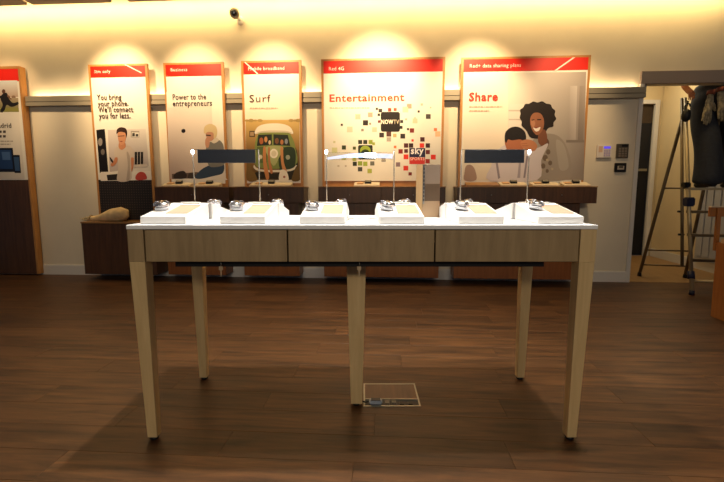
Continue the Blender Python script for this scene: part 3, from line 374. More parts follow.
  (27,'6a5228',[(-0.821,1.324),(-0.812,1.347),(-0.802,1.371),(-0.792,1.388),(-0.782,1.396),(-0.774,1.388),(-0.766,1.37),(-0.759,1.347),(-0.754,1.324),(-0.75,1.298),(-0.745,1.269),(-0.744,1.242),(-0.751,1.223),(-0.771,1.213),(-0.801,1.209),(-0.83,1.211),(-0.847,1.221),(-0.85,1.24),(-0.842,1.268),(-0.831,1.298)]),
  (28,'f5d9cf',[(-1.394,2.61),(-1.377,2.612),(-1.224,2.475),(-1.241,2.473)]),
  (29,'d3b3a2',[(-1.341,2.088),(-1.312,2.087),(-1.312,2.075),(-1.341,2.075)]),
  (29,'d3b3a2',[(-1.304,2.087),(-1.289,2.087),(-1.29,2.074),(-1.305,2.074)]),
  (29,'d3b3a2',[(-1.282,2.087),(-1.241,2.086),(-1.242,2.074),(-1.282,2.074)]),
  (29,'d3b3a2',[(-1.234,2.086),(-1.211,2.086),(-1.211,2.073),(-1.234,2.074)]),
  (29,'d3b3a2',[(-1.204,2.086),(-1.171,2.086),(-1.171,2.073),(-1.204,2.073)]),
  (29,'d3b3a2',[(-1.164,2.085),(-1.152,2.085),(-1.153,2.073),(-1.164,2.073)]),
  (29,'d3b3a2',[(-1.145,2.085),(-1.116,2.085),(-1.117,2.072),(-1.145,2.072)]),
  (29,'d3b3a2',[(-1.109,2.085),(-1.094,2.085),(-1.094,2.072),(-1.109,2.072)]),
  (29,'d3b3a2',[(-1.086,2.085),(-1.046,2.084),(-1.046,2.071),(-1.086,2.072)]),
  (29,'d3b3a2',[(-1.039,2.084),(-1.016,2.084),(-1.016,2.071),(-1.039,2.071)]),
  (29,'d3b3a2',[(-1.008,2.084),(-1.0,2.083),(-1.0,2.071),(-1.009,2.071)]),
 ],[
  ('Mobile broadband', -1.344, 2.515, 0.433, 0.039, 'ffe3da', 0),
  ('Surf', -1.341, 2.15, 0.258, 0.086, '4f2a26', 0),
 ]),
 'P4': ([
  (1,'c4b7a4',[(-0.073,1.997),(-0.011,1.997),(-0.011,1.937),(-0.073,1.937)]),
  (1,'d3c5b0',[(-0.172,1.855),(-0.105,1.854),(-0.105,1.789),(-0.172,1.789)]),
  (1,'a79a8c',[(0.077,2.016),(0.133,2.015),(0.133,1.96),(0.077,1.961)]),
  (1,'2c2524',[(0.017,1.926),(0.079,1.926),(0.079,1.865),(0.017,1.866)]),
  (1,'8d8075',[(0.09,1.898),(0.115,1.898),(0.116,1.872),(0.09,1.873)]),
  (1,'d0c0aa',[(0.126,1.845),(0.183,1.844),(0.183,1.789),(0.126,1.789)]),
  (1,'8a7f78',[(-0.003,1.828),(0.028,1.828),(0.028,1.798),(-0.003,1.798)]),
  (1,'3b3030',[(-0.247,1.889),(-0.221,1.888),(-0.221,1.863),(-0.248,1.863)]),
  (1,'3b3030',[(0.168,2.068),(0.196,2.068),(0.196,2.041),(0.168,2.041)]),
  (1,'9d9183',[(0.533,2.107),(0.589,2.106),(0.59,2.052),(0.534,2.053)]),
  (1,'ddceae',[(0.483,2.075),(0.549,2.075),(0.55,2.01),(0.484,2.011)]),
  (1,'3c3535',[(0.659,2.031),(0.684,2.031),(0.684,2.006),(0.659,2.006)]),
  (1,'b7ab9e',[(0.692,2.111),(0.719,2.111),(0.72,2.084),(0.692,2.084)]),
  (1,'4a4743',[(0.756,1.988),(0.811,1.987),(0.812,1.933),(0.757,1.933)]),
  (1,'d9c4a8',[(0.602,1.94),(0.658,1.939),(0.658,1.885),(0.602,1.885)]),
  (1,'c4b0a0',[(0.513,1.943),(0.538,1.943),(0.538,1.918),(0.513,1.919)]),
  (1,'7a2b28',[(0.57,1.828),(0.621,1.827),(0.622,1.777),(0.571,1.778)]),
  (1,'3b2c2a',[(0.537,1.831),(0.562,1.831),(0.563,1.805),(0.537,1.806)]),
  (1,'2f2a2a',[(0.461,1.766),(0.517,1.766),(0.518,1.71),(0.461,1.711)]),
  (1,'3a3230',[(0.211,1.781),(0.268,1.78),(0.268,1.725),(0.212,1.725)]),
  (1,'5a3a34',[(0.296,1.79),(0.353,1.79),(0.353,1.734),(0.297,1.735)]),
  (1,'a8a096',[(0.299,1.727),(0.351,1.727),(0.351,1.676),(0.3,1.677)]),
  (1,'b9a878',[(0.374,1.767),(0.415,1.767),(0.415,1.726),(0.374,1.727)]),
  (1,'ef7a4c',[(0.852,1.828),(0.888,1.827),(0.889,1.793),(0.853,1.793)]),
  (1,'f4bf98',[(0.868,1.79),(0.929,1.79),(0.931,1.73),(0.87,1.73)]),
  (1,'38302f',[(0.201,2.055),(0.245,2.055),(0.245,2.013),(0.201,2.013)]),
  (1,'8a3a30',[(0.312,2.063),(0.353,2.062),(0.353,2.022),(0.313,2.023)]),
  (1,'a04438',[(0.379,2.062),(0.414,2.061),(0.415,2.027),(0.379,2.027)]),
  (1,'3a3434',[(0.19,2.002),(0.22,2.002),(0.221,1.972),(0.19,1.972)]),
  (1,'6a2a26',[(0.195,1.924),(0.226,1.924),(0.226,1.894),(0.195,1.894)]),
  (1,'2b2626',[(0.457,1.924),(0.492,1.924),(0.493,1.889),(0.457,1.889)]),
  (1,'2b2626',[(0.45,1.857),(0.485,1.856),(0.486,1.821),(0.45,1.822)]),
  (1,'cbbfae',[(0.618,1.956),(0.641,1.956),(0.641,1.933),(0.618,1.934)]),
  (1,'bdb1a4',[(0.801,2.07),(0.819,2.07),(0.819,2.053),(0.801,2.053)]),
  (1,'2e3328',[(-0.039,1.698),(0.011,1.698),(0.011,1.65),(-0.039,1.65)]),
  (1,'33382a',[(0.021,1.698),(0.071,1.697),(0.071,1.649),(0.021,1.65)]),
  (1,'8ea03c',[(0.084,1.697),(0.133,1.697),(0.133,1.649),(0.084,1.649)]),
  (1,'39422a',[(-0.234,1.636),(-0.185,1.636),(-0.185,1.587),(-0.235,1.587)]),
  (1,'cfd0a0',[(-0.355,1.611),(-0.29,1.611),(-0.29,1.547),(-0.356,1.547)]),
  (1,'a5b04f',[(-0.235,1.513),(-0.185,1.513),(-0.186,1.464),(-0.235,1.464)]),
  (1,'c9c8a2',[(-0.338,1.689),(-0.311,1.689),(-0.312,1.663),(-0.338,1.664)]),
  (1,'2f3328',[(-0.104,1.443),(-0.055,1.443),(-0.055,1.394),(-0.104,1.394)]),
  (1,'8ea03c',[(-0.043,1.449),(0.01,1.449),(0.01,1.397),(-0.043,1.398)]),
  (1,'9db045',[(0.02,1.444),(0.072,1.444),(0.072,1.392),(0.02,1.392)]),
  (1,'4a4a46',[(-0.043,1.38),(0.01,1.379),(0.01,1.328),(-0.043,1.328)]),
  (1,'a8b352',[(0.072,1.359),(0.125,1.358),(0.125,1.307),(0.072,1.307)]),
  (1,'6d6d66',[(0.105,1.447),(0.154,1.447),(0.155,1.398),(0.105,1.398)]),
  (1,'8d8a86',[(0.239,1.491),(0.291,1.491),(0.291,1.44),(0.239,1.44)]),
  (1,'97a548',[(0.128,1.669),(0.161,1.669),(0.162,1.636),(0.128,1.636)]),
  (1,'4b562e',[(-0.103,1.621),(-0.066,1.621),(-0.066,1.585),(-0.103,1.585)]),
  (1,'a2ad50',[(-0.108,1.498),(-0.061,1.498),(-0.061,1.452),(-0.108,1.452)]),
  (1,'5b6040',[(0.124,1.507),(0.166,1.507),(0.166,1.466),(0.124,1.466)]),
  (1,'c3b9a8',[(-0.289,1.405),(-0.265,1.405),(-0.265,1.382),(-0.289,1.382)]),
  (1,'bfb4a4',[(-0.2,1.403),(-0.179,1.403),(-0.179,1.383),(-0.2,1.383)]),
  (1,'4a2224',[(0.694,1.724),(0.745,1.724),(0.746,1.673),(0.695,1.674)]),
  (1,'e8412e',[(0.592,1.7),(0.618,1.7),(0.618,1.674),(0.593,1.675)]),
  (1,'512427',[(0.503,1.655),(0.555,1.655),(0.555,1.604),(0.504,1.604)]),
  (1,'3b2226',[(0.562,1.655),(0.613,1.654),(0.614,1.604),(0.563,1.604)]),
  (1,'e23a2c',[(0.69,1.654),(0.741,1.653),(0.742,1.603),(0.691,1.603)]),
  (1,'44252a',[(0.759,1.653),(0.81,1.653),(0.811,1.602),(0.76,1.603)]),
  (1,'ef7a4c',[(0.385,1.628),(0.416,1.628),(0.416,1.597),(0.385,1.598)]),
  (1,'8a2c2a',[(0.44,1.587),(0.491,1.587),(0.492,1.536),(0.44,1.536)]),
  (1,'5a2a2c',[(0.508,1.588),(0.552,1.588),(0.552,1.544),(0.508,1.545)]),
  (1,'e23a2c',[(0.502,1.526),(0.559,1.525),(0.56,1.469),(0.503,1.47)]),
  (1,'e8392c',[(0.823,1.521),(0.879,1.521),(0.88,1.465),(0.824,1.466)]),
  (1,'6e2428',[(0.762,1.576),(0.81,1.576),(0.811,1.528),(0.763,1.528)]),
  (1,'8b7680',[(0.41,1.434),(0.462,1.434),(0.462,1.383),(0.411,1.383)]),
  (1,'dd3a2e',[(0.501,1.393),(0.558,1.393),(0.559,1.337),(0.502,1.337)]),
  (1,'7c2f2c',[(0.563,1.317),(0.602,1.317),(0.602,1.279),(0.563,1.279)]),
  (1,'a62f2a',[(0.76,1.471),(0.811,1.471),(0.812,1.42),(0.761,1.42)]),
  (1,'e8412e',[(0.676,1.366),(0.699,1.365),(0.699,1.342),(0.676,1.343)]),
  (2,'1d1717',[(0.427,2.017),(0.44,2.013),(0.45,2.004),(0.453,1.991),(0.455,1.814),(0.452,1.802),(0.443,1.792),(0.43,1.789),(0.255,1.791),(0.242,1.794),(0.233,1.804),(0.229,1.816),(0.228,1.994),(0.232,2.006),(0.241,2.015),(0.254,2.019)]),
  (3,'232a24',[(0.115,1.637),(0.125,1.635),(0.132,1.628),(0.134,1.619),(0.135,1.488),(0.132,1.478),(0.125,1.471),(0.116,1.469),(-0.021,1.47),(-0.03,1.472),(-0.037,1.479),(-0.04,1.489),(-0.04,1.62),(-0.037,1.629),(-0.03,1.636),(-0.021,1.638)]),
  (4,'93a83e',[(0.111,1.569),(0.106,1.545),(0.092,1.524),(0.071,1.51),(0.046,1.506),(0.021,1.511),(0.0,1.525),(-0.014,1.545),(-0.019,1.569),(-0.014,1.594),(0.0,1.614),(0.021,1.628),(0.046,1.632),(0.071,1.627),(0.092,1.613),(0.106,1.593)]),
  (5,'2c3a26',[(0.099,1.541),(0.095,1.523),(0.083,1.508),(0.066,1.497),(0.046,1.494),(0.026,1.498),(0.009,1.508),(-0.003,1.523),(-0.007,1.541),(-0.003,1.559),(0.009,1.574),(0.026,1.584),(0.046,1.588),(0.066,1.584),(0.083,1.574),(0.095,1.559)]),
  (6,'2b2a4c',[(0.568,1.599),(0.755,1.598),(0.757,1.491),(0.57,1.492)]),
  (6,'d43a36',[(0.57,1.492),(0.754,1.491),(0.756,1.412),(0.571,1.413)]),
  (7,'e5b098',[(-0.376,2.078),(-0.348,2.078),(-0.348,2.065),(-0.376,2.065)]),
  (7,'e5b098',[(-0.341,2.078),(-0.326,2.077),(-0.326,2.065),(-0.341,2.065)]),
  (7,'e5b098',[(-0.318,2.077),(-0.279,2.077),(-0.279,2.064),(-0.319,2.065)]),
  (7,'e5b098',[(-0.272,2.077),(-0.25,2.076),(-0.25,2.064),(-0.272,2.064)]),
  (7,'e5b098',[(-0.242,2.076),(-0.211,2.076),(-0.211,2.063),(-0.242,2.064)]),
  (7,'e5b098',[(-0.203,2.076),(-0.192,2.076),(-0.192,2.063),(-0.203,2.063)]),
  (7,'e5b098',[(-0.185,2.076),(-0.157,2.075),(-0.157,2.063),(-0.185,2.063)]),
  (7,'e5b098',[(-0.15,2.075),(-0.135,2.075),(-0.135,2.062),(-0.15,2.063)]),
  (7,'e5b098',[(-0.128,2.075),(-0.089,2.074),(-0.089,2.062),(-0.128,2.062)]),
  (7,'e5b098',[(-0.081,2.074),(-0.059,2.074),(-0.059,2.061),(-0.081,2.062)]),
  (7,'e5b098',[(-0.052,2.074),(-0.02,2.074),(-0.02,2.061),(-0.052,2.061)]),
  (7,'e5b098',[(-0.013,2.073),(-0.002,2.073),(-0.002,2.061),(-0.013,2.061)]),
  (7,'e5b098',[(0.005,2.073),(0.033,2.073),(0.033,2.06),(0.005,2.061)]),
  (7,'e5b098',[(0.04,2.073),(0.055,2.073),(0.055,2.06),(0.04,2.06)]),
  (7,'e5b098',[(0.062,2.073),(0.095,2.072),(0.095,2.06),(0.062,2.06)]),
 ],[
  ('Red 4G', -0.382, 2.498, 0.177, 0.041, 'ffd9cf', 0),
  ('Entertainment', -0.378, 2.143, 0.88, 0.083, 'e0402a', 2),
  ('NOW', 0.235, 1.881, 0.142, 0.048, 'fff6e6', 2),
  ('TV', 0.38, 1.88, 0.064, 0.048, 'e9d9b8', 0),
  ('sky', 0.587, 1.532, 0.151, 0.079, 'f4f0f4', 2),
  ('SPORTS', 0.58, 1.458, 0.167, 0.035, 'f6cfc6', 1),
 ]),
 'P5': ([
  (1,['efe9df','efe6d8','d9c9b4','e6dac6'],[(1.183,2.444),(1.68,2.435),(1.729,1.224),(1.207,1.213)]),
  (2,['e4dcd2','a79c95','8b8078','cbbdb0'],[(1.68,2.435),(2.544,2.431),(2.591,1.222),(1.729,1.224)]),
  (3,'d9d2ca',[(1.7,2.091),(1.874,2.089),(1.887,1.819),(1.711,1.821)]),
  (4,'b9aea6',[(1.702,2.024),(1.878,2.022),(1.878,2.006),(1.703,2.008)]),
  (4,'b9aea6',[(1.707,1.923),(1.882,1.921),(1.883,1.907),(1.707,1.909)]),
  (5,['b9b0aa','c6beb8','b7ada6','a79c95'],[(2.377,2.281),(2.455,2.28),(2.473,1.679),(2.395,1.68)]),
  (6,['9b9089','a2978f','8a7f77','857a73'],[(2.482,2.279),(2.543,2.278),(2.557,1.678),(2.496,1.679)]),
  (7,'857a72',[(2.367,1.68),(2.568,1.678),(2.57,1.651),(2.369,1.65)]),
  (8,'ab8f80',[(1.221,1.318),(1.223,1.339),(1.225,1.359),(1.229,1.375),(1.237,1.388),(1.248,1.397),(1.264,1.402),(1.28,1.403),(1.295,1.399),(1.308,1.391),(1.321,1.378),(1.333,1.361),(1.343,1.341),(1.352,1.313),(1.362,1.279),(1.366,1.247),(1.358,1.224),(1.332,1.212),(1.292,1.208),(1.252,1.21),(1.224,1.219),(1.214,1.237),(1.213,1.264),(1.218,1.293)]),
  (9,'9b9188',[(1.995,1.683),(2.022,1.706),(2.056,1.725),(2.092,1.74),(2.127,1.75),(2.159,1.754),(2.192,1.752),(2.223,1.747),(2.252,1.737),(2.278,1.723),(2.302,1.705),(2.325,1.683),(2.346,1.657),(2.364,1.627),(2.381,1.593),(2.396,1.556),(2.41,1.521),(2.422,1.486),(2.432,1.452),(2.44,1.418),(2.446,1.383),(2.45,1.347),(2.453,1.308),(2.45,1.273),(2.437,1.246),(2.41,1.229),(2.372,1.219),(2.327,1.214),(2.28,1.211),(2.224,1.208),(2.16,1.206),(2.099,1.21),(2.051,1.223),(2.02,1.248),(2.0,1.282),(1.987,1.321),(1.976,1.362),(1.966,1.406),(1.959,1.454),(1.955,1.502),(1.956,1.546),(1.959,1.585),(1.966,1.622),(1.977,1.655)]),
  (10,'a9a097',[(2.255,1.681),(2.268,1.687),(2.291,1.678),(2.315,1.658),(2.336,1.635),(2.352,1.607),(2.366,1.572),(2.378,1.534),(2.388,1.498),(2.398,1.461),(2.407,1.422),(2.411,1.387),(2.407,1.361),(2.392,1.343),(2.367,1.331),(2.34,1.328),(2.318,1.338),(2.304,1.365),(2.293,1.406),(2.284,1.453),(2.276,1.499),(2.266,1.548),(2.257,1.603),(2.252,1.651)]),
  (11,'6a4b3e',[(2.074,1.693),(2.083,1.706),(2.097,1.714),(2.114,1.717),(2.129,1.716),(2.143,1.707),(2.158,1.693),(2.17,1.676),(2.177,1.659),(2.176,1.638),(2.169,1.614),(2.158,1.592),(2.147,1.579),(2.134,1.576),(2.117,1.58),(2.101,1.589),(2.089,1.602),(2.081,1.622),(2.074,1.648),(2.071,1.674)]),
  (12,'6f5f52',[(2.109,1.522),(2.108,1.51),(2.102,1.499),(2.094,1.492),(2.084,1.49),(2.073,1.492),(2.064,1.499),(2.057,1.51),(2.055,1.523),(2.056,1.535),(2.062,1.546),(2.07,1.553),(2.08,1.555),(2.091,1.553),(2.1,1.546),(2.106,1.535)]),
  (12,'6f5f52',[(2.17,1.476),(2.169,1.463),(2.163,1.451),(2.154,1.443),(2.143,1.441),(2.131,1.443),(2.121,1.451),(2.114,1.463),(2.111,1.477),(2.113,1.49),(2.119,1.502),(2.128,1.509),(2.139,1.512),(2.151,1.509),(2.161,1.502),(2.167,1.49)]),
  (12,'6f5f52',[(2.089,1.431),(2.087,1.419),(2.082,1.409),(2.075,1.403),(2.065,1.401),(2.055,1.403),(2.047,1.41),(2.041,1.419),(2.039,1.431),(2.04,1.443),(2.045,1.452),(2.053,1.459),(2.062,1.461),(2.072,1.459),(2.08,1.452),(2.086,1.442)]),
  (12,'6f5f52',[(2.196,1.545),(2.195,1.533),(2.19,1.523),(2.182,1.517),(2.173,1.515),(2.163,1.517),(2.155,1.524),(2.149,1.533),(2.147,1.545),(2.148,1.556),(2.153,1.566),(2.16,1.573),(2.17,1.575),(2.18,1.573),(2.188,1.566),(2.194,1.556)]),
  (12,'6f5f52',[(2.148,1.385),(2.147,1.373),(2.142,1.363),(2.134,1.357),(2.124,1.354),(2.115,1.357),(2.106,1.363),(2.1,1.373),(2.098,1.385),(2.099,1.396),(2.104,1.406),(2.112,1.413),(2.121,1.415),(2.131,1.413),(2.139,1.406),(2.145,1.396)]),
  (12,'6f5f52',[(2.223,1.419),(2.222,1.408),(2.218,1.399),(2.211,1.393),(2.202,1.391),(2.193,1.393),(2.186,1.399),(2.18,1.408),(2.178,1.419),(2.179,1.429),(2.184,1.438),(2.191,1.444),(2.199,1.446),(2.208,1.444),(2.216,1.438),(2.221,1.429)]),
  (12,'6f5f52',[(2.189,1.327),(2.189,1.318),(2.185,1.311),(2.179,1.306),(2.172,1.305),(2.165,1.306),(2.159,1.311),(2.155,1.319),(2.153,1.327),(2.154,1.335),(2.158,1.343),(2.163,1.347),(2.17,1.349),(2.177,1.347),(2.183,1.343),(2.188,1.335)]),
  (13,'b3a58f',[(2.117,1.545),(2.116,1.54),(2.114,1.535),(2.109,1.533),(2.104,1.532),(2.099,1.533),(2.094,1.536),(2.091,1.54),(2.09,1.545),(2.091,1.551),(2.093,1.555),(2.098,1.558),(2.103,1.559),(2.108,1.558),(2.113,1.555),(2.116,1.55)]),
  (13,'b3a58f',[(2.18,1.453),(2.179,1.448),(2.176,1.443),(2.171,1.44),(2.166,1.438),(2.16,1.44),(2.155,1.443),(2.151,1.448),(2.15,1.453),(2.151,1.459),(2.154,1.464),(2.158,1.467),(2.164,1.468),(2.17,1.467),(2.175,1.464),(2.178,1.459)]),
  (13,'b3a58f',[(2.116,1.339),(2.115,1.333),(2.113,1.329),(2.108,1.326),(2.103,1.325),(2.098,1.326),(2.093,1.329),(2.09,1.333),(2.089,1.339),(2.089,1.344),(2.092,1.348),(2.097,1.351),(2.102,1.353),(2.107,1.351),(2.112,1.348),(2.115,1.344)]),
  (13,'b3a58f',[(2.241,1.35),(2.24,1.344),(2.237,1.34),(2.233,1.337),(2.228,1.336),(2.222,1.337),(2.218,1.34),(2.215,1.345),(2.213,1.35),(2.214,1.355),(2.217,1.36),(2.221,1.363),(2.226,1.364),(2.231,1.363),(2.236,1.36),(2.239,1.355)]),
  (14,'231a18',[(1.831,1.933),(1.831,1.944),(1.834,1.955),(1.837,1.966),(1.839,1.978),(1.837,1.989),(1.834,2.001),(1.832,2.013),(1.832,2.022),(1.838,2.03),(1.847,2.036),(1.857,2.042),(1.865,2.049),(1.871,2.058),(1.875,2.069),(1.879,2.079),(1.886,2.087),(1.895,2.09),(1.907,2.089),(1.919,2.089),(1.931,2.091),(1.941,2.096),(1.952,2.103),(1.963,2.11),(1.974,2.114),(1.986,2.113),(1.999,2.109),(2.012,2.105),(2.024,2.103),(2.037,2.105),(2.05,2.11),(2.063,2.114),(2.075,2.115),(2.087,2.111),(2.098,2.104),(2.109,2.096),(2.121,2.09),(2.134,2.087),(2.148,2.085),(2.16,2.083),(2.171,2.078),(2.178,2.071),(2.182,2.061),(2.185,2.05),(2.191,2.04),(2.199,2.032),(2.21,2.024),(2.22,2.016),(2.226,2.007),(2.227,1.996),(2.225,1.985),(2.222,1.973),(2.222,1.962),(2.226,1.951),(2.233,1.939),(2.24,1.928),(2.242,1.917),(2.238,1.907),(2.23,1.897),(2.221,1.887),(2.215,1.877),(2.214,1.865),(2.215,1.853),(2.216,1.841),(2.213,1.832),(2.203,1.827),(2.19,1.824),(2.176,1.822),(2.164,1.817),(2.156,1.81),(2.149,1.802),(2.143,1.791),(2.137,1.779),(2.132,1.761),(2.129,1.739),(2.122,1.719),(2.107,1.704),(2.078,1.698),(2.04,1.696),(2.002,1.698),(1.971,1.706),(1.951,1.72),(1.938,1.741),(1.927,1.763),(1.918,1.781),(1.91,1.791),(1.904,1.798),(1.898,1.804),(1.892,1.81),(1.882,1.819),(1.872,1.828),(1.863,1.837),(1.856,1.847),(1.854,1.858),(1.855,1.869),(1.857,1.881),(1.856,1.892),(1.851,1.902),(1.843,1.912),(1.835,1.922)]),
  (15,'7d4f3a',[(2.058,1.773),(2.072,1.788),(2.09,1.798),(2.109,1.801),(2.125,1.795),(2.136,1.775),(2.146,1.744),(2.152,1.71),(2.153,1.681),(2.148,1.659),(2.138,1.638),(2.125,1.621),(2.111,1.614),(2.096,1.615),(2.079,1.625),(2.063,1.641),(2.053,1.659),(2.048,1.685),(2.048,1.718),(2.051,1.749)]),
  (16,'9a6448',[(1.954,1.943),(1.961,1.957),(1.969,1.969),(1.979,1.98),(1.992,1.987),(2.007,1.99),(2.025,1.99),(2.044,1.987),(2.059,1.981),(2.073,1.97),(2.084,1.955),(2.094,1.937),(2.102,1.919),(2.106,1.898),(2.109,1.874),(2.109,1.851),(2.106,1.829),(2.1,1.808),(2.091,1.788),(2.081,1.77),(2.07,1.756),(2.06,1.746),(2.049,1.739),(2.038,1.737),(2.026,1.739),(2.014,1.748),(2.001,1.762),(1.989,1.778),(1.978,1.796),(1.969,1.815),(1.962,1.835),(1.956,1.856),(1.952,1.875),(1.95,1.893),(1.949,1.911),(1.951,1.928)]),
  (17,'b57f60',[(1.962,1.898),(1.967,1.905),(1.974,1.912),(1.983,1.915),(1.989,1.914),(1.996,1.906),(2.002,1.892),(2.007,1.877),(2.009,1.863),(2.007,1.851),(2.001,1.839),(1.994,1.829),(1.988,1.824),(1.982,1.826),(1.975,1.833),(1.969,1.843),(1.964,1.853),(1.961,1.863),(1.96,1.876),(1.96,1.888)]),
  (18,'2b1a16',[(1.966,1.911),(1.997,1.916),(1.998,1.905),(1.967,1.9)]),
  (18,'2b1a16',[(2.029,1.917),(2.074,1.917),(2.074,1.904),(2.029,1.905)]),
  (19,'f2e6dc',[(1.986,1.823),(1.99,1.823),(1.999,1.819),(2.011,1.814),(2.023,1.811),(2.034,1.815),(2.048,1.822),(2.059,1.828),(2.067,1.829),(2.069,1.823),(2.067,1.811),(2.063,1.799),(2.057,1.79),(2.05,1.783),(2.039,1.778),(2.029,1.776),(2.019,1.778),(2.008,1.786),(1.998,1.8),(1.989,1.814)]),
  (20,'8c3c34',[(1.981,1.828),(1.986,1.825),(1.996,1.822),(2.01,1.819),(2.022,1.818),(2.036,1.821),(2.052,1.827),(2.065,1.833),(2.07,1.836),(2.064,1.835),(2.051,1.833),(2.036,1.829),(2.022,1.827),(2.009,1.827),(1.996,1.827),(1.985,1.828)]),
  (21,'cfc6cc',[(1.51,1.218),(1.473,1.249),(1.481,1.295),(1.508,1.344),(1.527,1.387),(1.533,1.42),(1.539,1.449),(1.547,1.476),(1.557,1.502),(1.57,1.528),(1.586,1.553),(1.604,1.575),(1.623,1.594),(1.642,1.609),(1.663,1.621),(1.686,1.629),(1.713,1.633),(1.744,1.634),(1.781,1.63),(1.817,1.623),(1.85,1.615),(1.878,1.604),(1.903,1.589),(1.928,1.576),(1.955,1.569),(1.985,1.572),(2.017,1.581),(2.049,1.592),(2.078,1.602),(2.106,1.616),(2.134,1.633),(2.157,1.643),(2.167,1.636),(2.16,1.607),(2.139,1.561),(2.115,1.508),(2.097,1.454),(2.098,1.394),(2.109,1.327),(2.106,1.266),(2.062,1.223),(1.948,1.202),(1.784,1.195),(1.62,1.202)]),
  (22,'8d8490',[(1.57,1.456),(1.592,1.479),(1.636,1.247),(1.613,1.235)]),
  (22,'a098a4',[(1.846,1.455),(1.868,1.466),(1.866,1.247),(1.832,1.247)]),
  (22,'8d8490',[(1.924,1.5),(1.947,1.5),(1.924,1.247),(1.901,1.247)]),
  (23,'a9694c',[(1.671,1.674),(1.67,1.685),(1.672,1.691),(1.68,1.693),(1.699,1.696),(1.734,1.702),(1.783,1.707),(1.832,1.71),(1.869,1.706),(1.889,1.695),(1.901,1.678),(1.905,1.658),(1.906,1.638),(1.902,1.615),(1.893,1.589),(1.88,1.565),(1.865,1.547),(1.845,1.535),(1.821,1.527),(1.797,1.523),(1.774,1.524),(1.754,1.53),(1.735,1.539),(1.718,1.553),(1.704,1.571),(1.691,1.594),(1.681,1.624),(1.674,1.652)]),
  (24,'1d1818',[(1.67,1.691),(1.669,1.71),(1.669,1.733),(1.672,1.756),(1.678,1.776),(1.689,1.792),(1.704,1.806),(1.721,1.818),(1.739,1.827),(1.758,1.832),(1.778,1.835),(1.798,1.835),(1.818,1.831),(1.837,1.824),(1.856,1.813),(1.874,1.8),(1.888,1.786),(1.899,1.77),(1.906,1.752),(1.911,1.734),(1.914,1.717),(1.914,1.7),(1.912,1.683),(1.907,1.668),(1.899,1.661),(1.89,1.663),(1.878,1.672),(1.864,1.683),(1.847,1.689),(1.826,1.689),(1.801,1.685),(1.777,1.681),(1.756,1.679),(1.741,1.681),(1.729,1.686),(1.719,1.691),(1.71,1.69),(1.703,1.682),(1.698,1.669),(1.694,1.656),(1.689,1.651),(1.684,1.654),(1.678,1.663),(1.673,1.676)]),
  (25,'b67a58',[(1.854,1.661),(1.863,1.671),(1.878,1.68),(1.897,1.686),(1.915,1.689),(1.935,1.689),(1.956,1.685),(1.977,1.68),(1.995,1.671),(2.011,1.66),(2.026,1.645),(2.038,1.629),(2.043,1.614),(2.042,1.598),(2.036,1.581),(2.025,1.567),(2.012,1.557),(1.995,1.555),(1.974,1.558),(1.952,1.563),(1.932,1.569),(1.915,1.574),(1.899,1.58),(1.885,1.588),(1.874,1.598),(1.864,1.612),(1.856,1.63),(1.852,1.647)]),
  (26,'a3674a',[(1.86,1.644),(1.928,1.649),(1.929,1.64),(1.861,1.634)]),
  (26,'a3674a',[(1.867,1.622),(1.941,1.622),(1.941,1.612),(1.867,1.613)]),
  (27,'f0dcd4',[(2.186,2.448),(2.213,2.448),(2.414,2.589),(2.388,2.59)]),
  (28,'e0b8a0',[(1.253,2.073),(1.28,2.073),(1.281,2.061),(1.254,2.061)]),
  (28,'e0b8a0',[(1.287,2.073),(1.302,2.073),(1.302,2.06),(1.288,2.061)]),
  (28,'e0b8a0',[(1.309,2.073),(1.346,2.072),(1.347,2.06),(1.309,2.06)]),
  (28,'e0b8a0',[(1.353,2.072),(1.375,2.072),(1.375,2.06),(1.354,2.06)]),
  (28,'e0b8a0',[(1.382,2.072),(1.412,2.071),(1.412,2.059),(1.382,2.059)]),
  (28,'e0b8a0',[(1.419,2.071),(1.43,2.071),(1.43,2.059),(1.419,2.059)]),
  (28,'e0b8a0',[(1.437,2.071),(1.463,2.071),(1.464,2.058),(1.437,2.059)]),
  (28,'e0b8a0',[(1.47,2.071),(1.485,2.071),(1.485,2.058),(1.471,2.058)]),
  (28,'e0b8a0',[(1.492,2.07),(1.529,2.07),(1.529,2.058),(1.492,2.058)]),
  (28,'e0b8a0',[(1.536,2.07),(1.557,2.07),(1.558,2.057),(1.536,2.058)]),
  (28,'e0b8a0',[(1.564,2.07),(1.595,2.069),(1.595,2.057),(1.565,2.057)]),
  (28,'e0b8a0',[(1.601,2.069),(1.612,2.069),(1.613,2.057),(1.602,2.057)]),
  (28,'e0b8a0',[(1.619,2.069),(1.627,2.069),(1.627,2.056),(1.619,2.056)]),
  (29,'e0b098',[(1.255,2.027),(1.282,2.027),(1.282,2.014),(1.255,2.015)]),
  (29,'e0b098',[(1.289,2.027),(1.303,2.027),(1.303,2.014),(1.289,2.014)]),
  (29,'e0b098',[(1.31,2.027),(1.348,2.026),(1.348,2.014),(1.31,2.014)]),
  (29,'e0b098',[(1.355,2.026),(1.376,2.026),(1.377,2.013),(1.355,2.014)]),
  (29,'e0b098',[(1.383,2.026),(1.414,2.025),(1.414,2.013),(1.384,2.013)]),
  (29,'e0b098',[(1.421,2.025),(1.431,2.025),(1.432,2.013),(1.421,2.013)]),
  (29,'e0b098',[(1.438,2.025),(1.465,2.025),(1.465,2.012),(1.439,2.013)]),
  (29,'e0b098',[(1.472,2.025),(1.481,2.024),(1.481,2.012),(1.472,2.012)]),
 ],[
  ('Red+ data sharing plans', 1.245, 2.498, 0.574, 0.04, 'ffe0d6', 0),
  ('Share', 1.247, 2.131, 0.328, 0.092, 'c93a26', 2),
 ]),
 'P0': ([
  (1,['c9ced4','d2d4d4','b89f8c','a8917e'],[(-4.883,2.454),(-4.258,2.45),(-4.265,2.253),(-4.906,2.262)]),
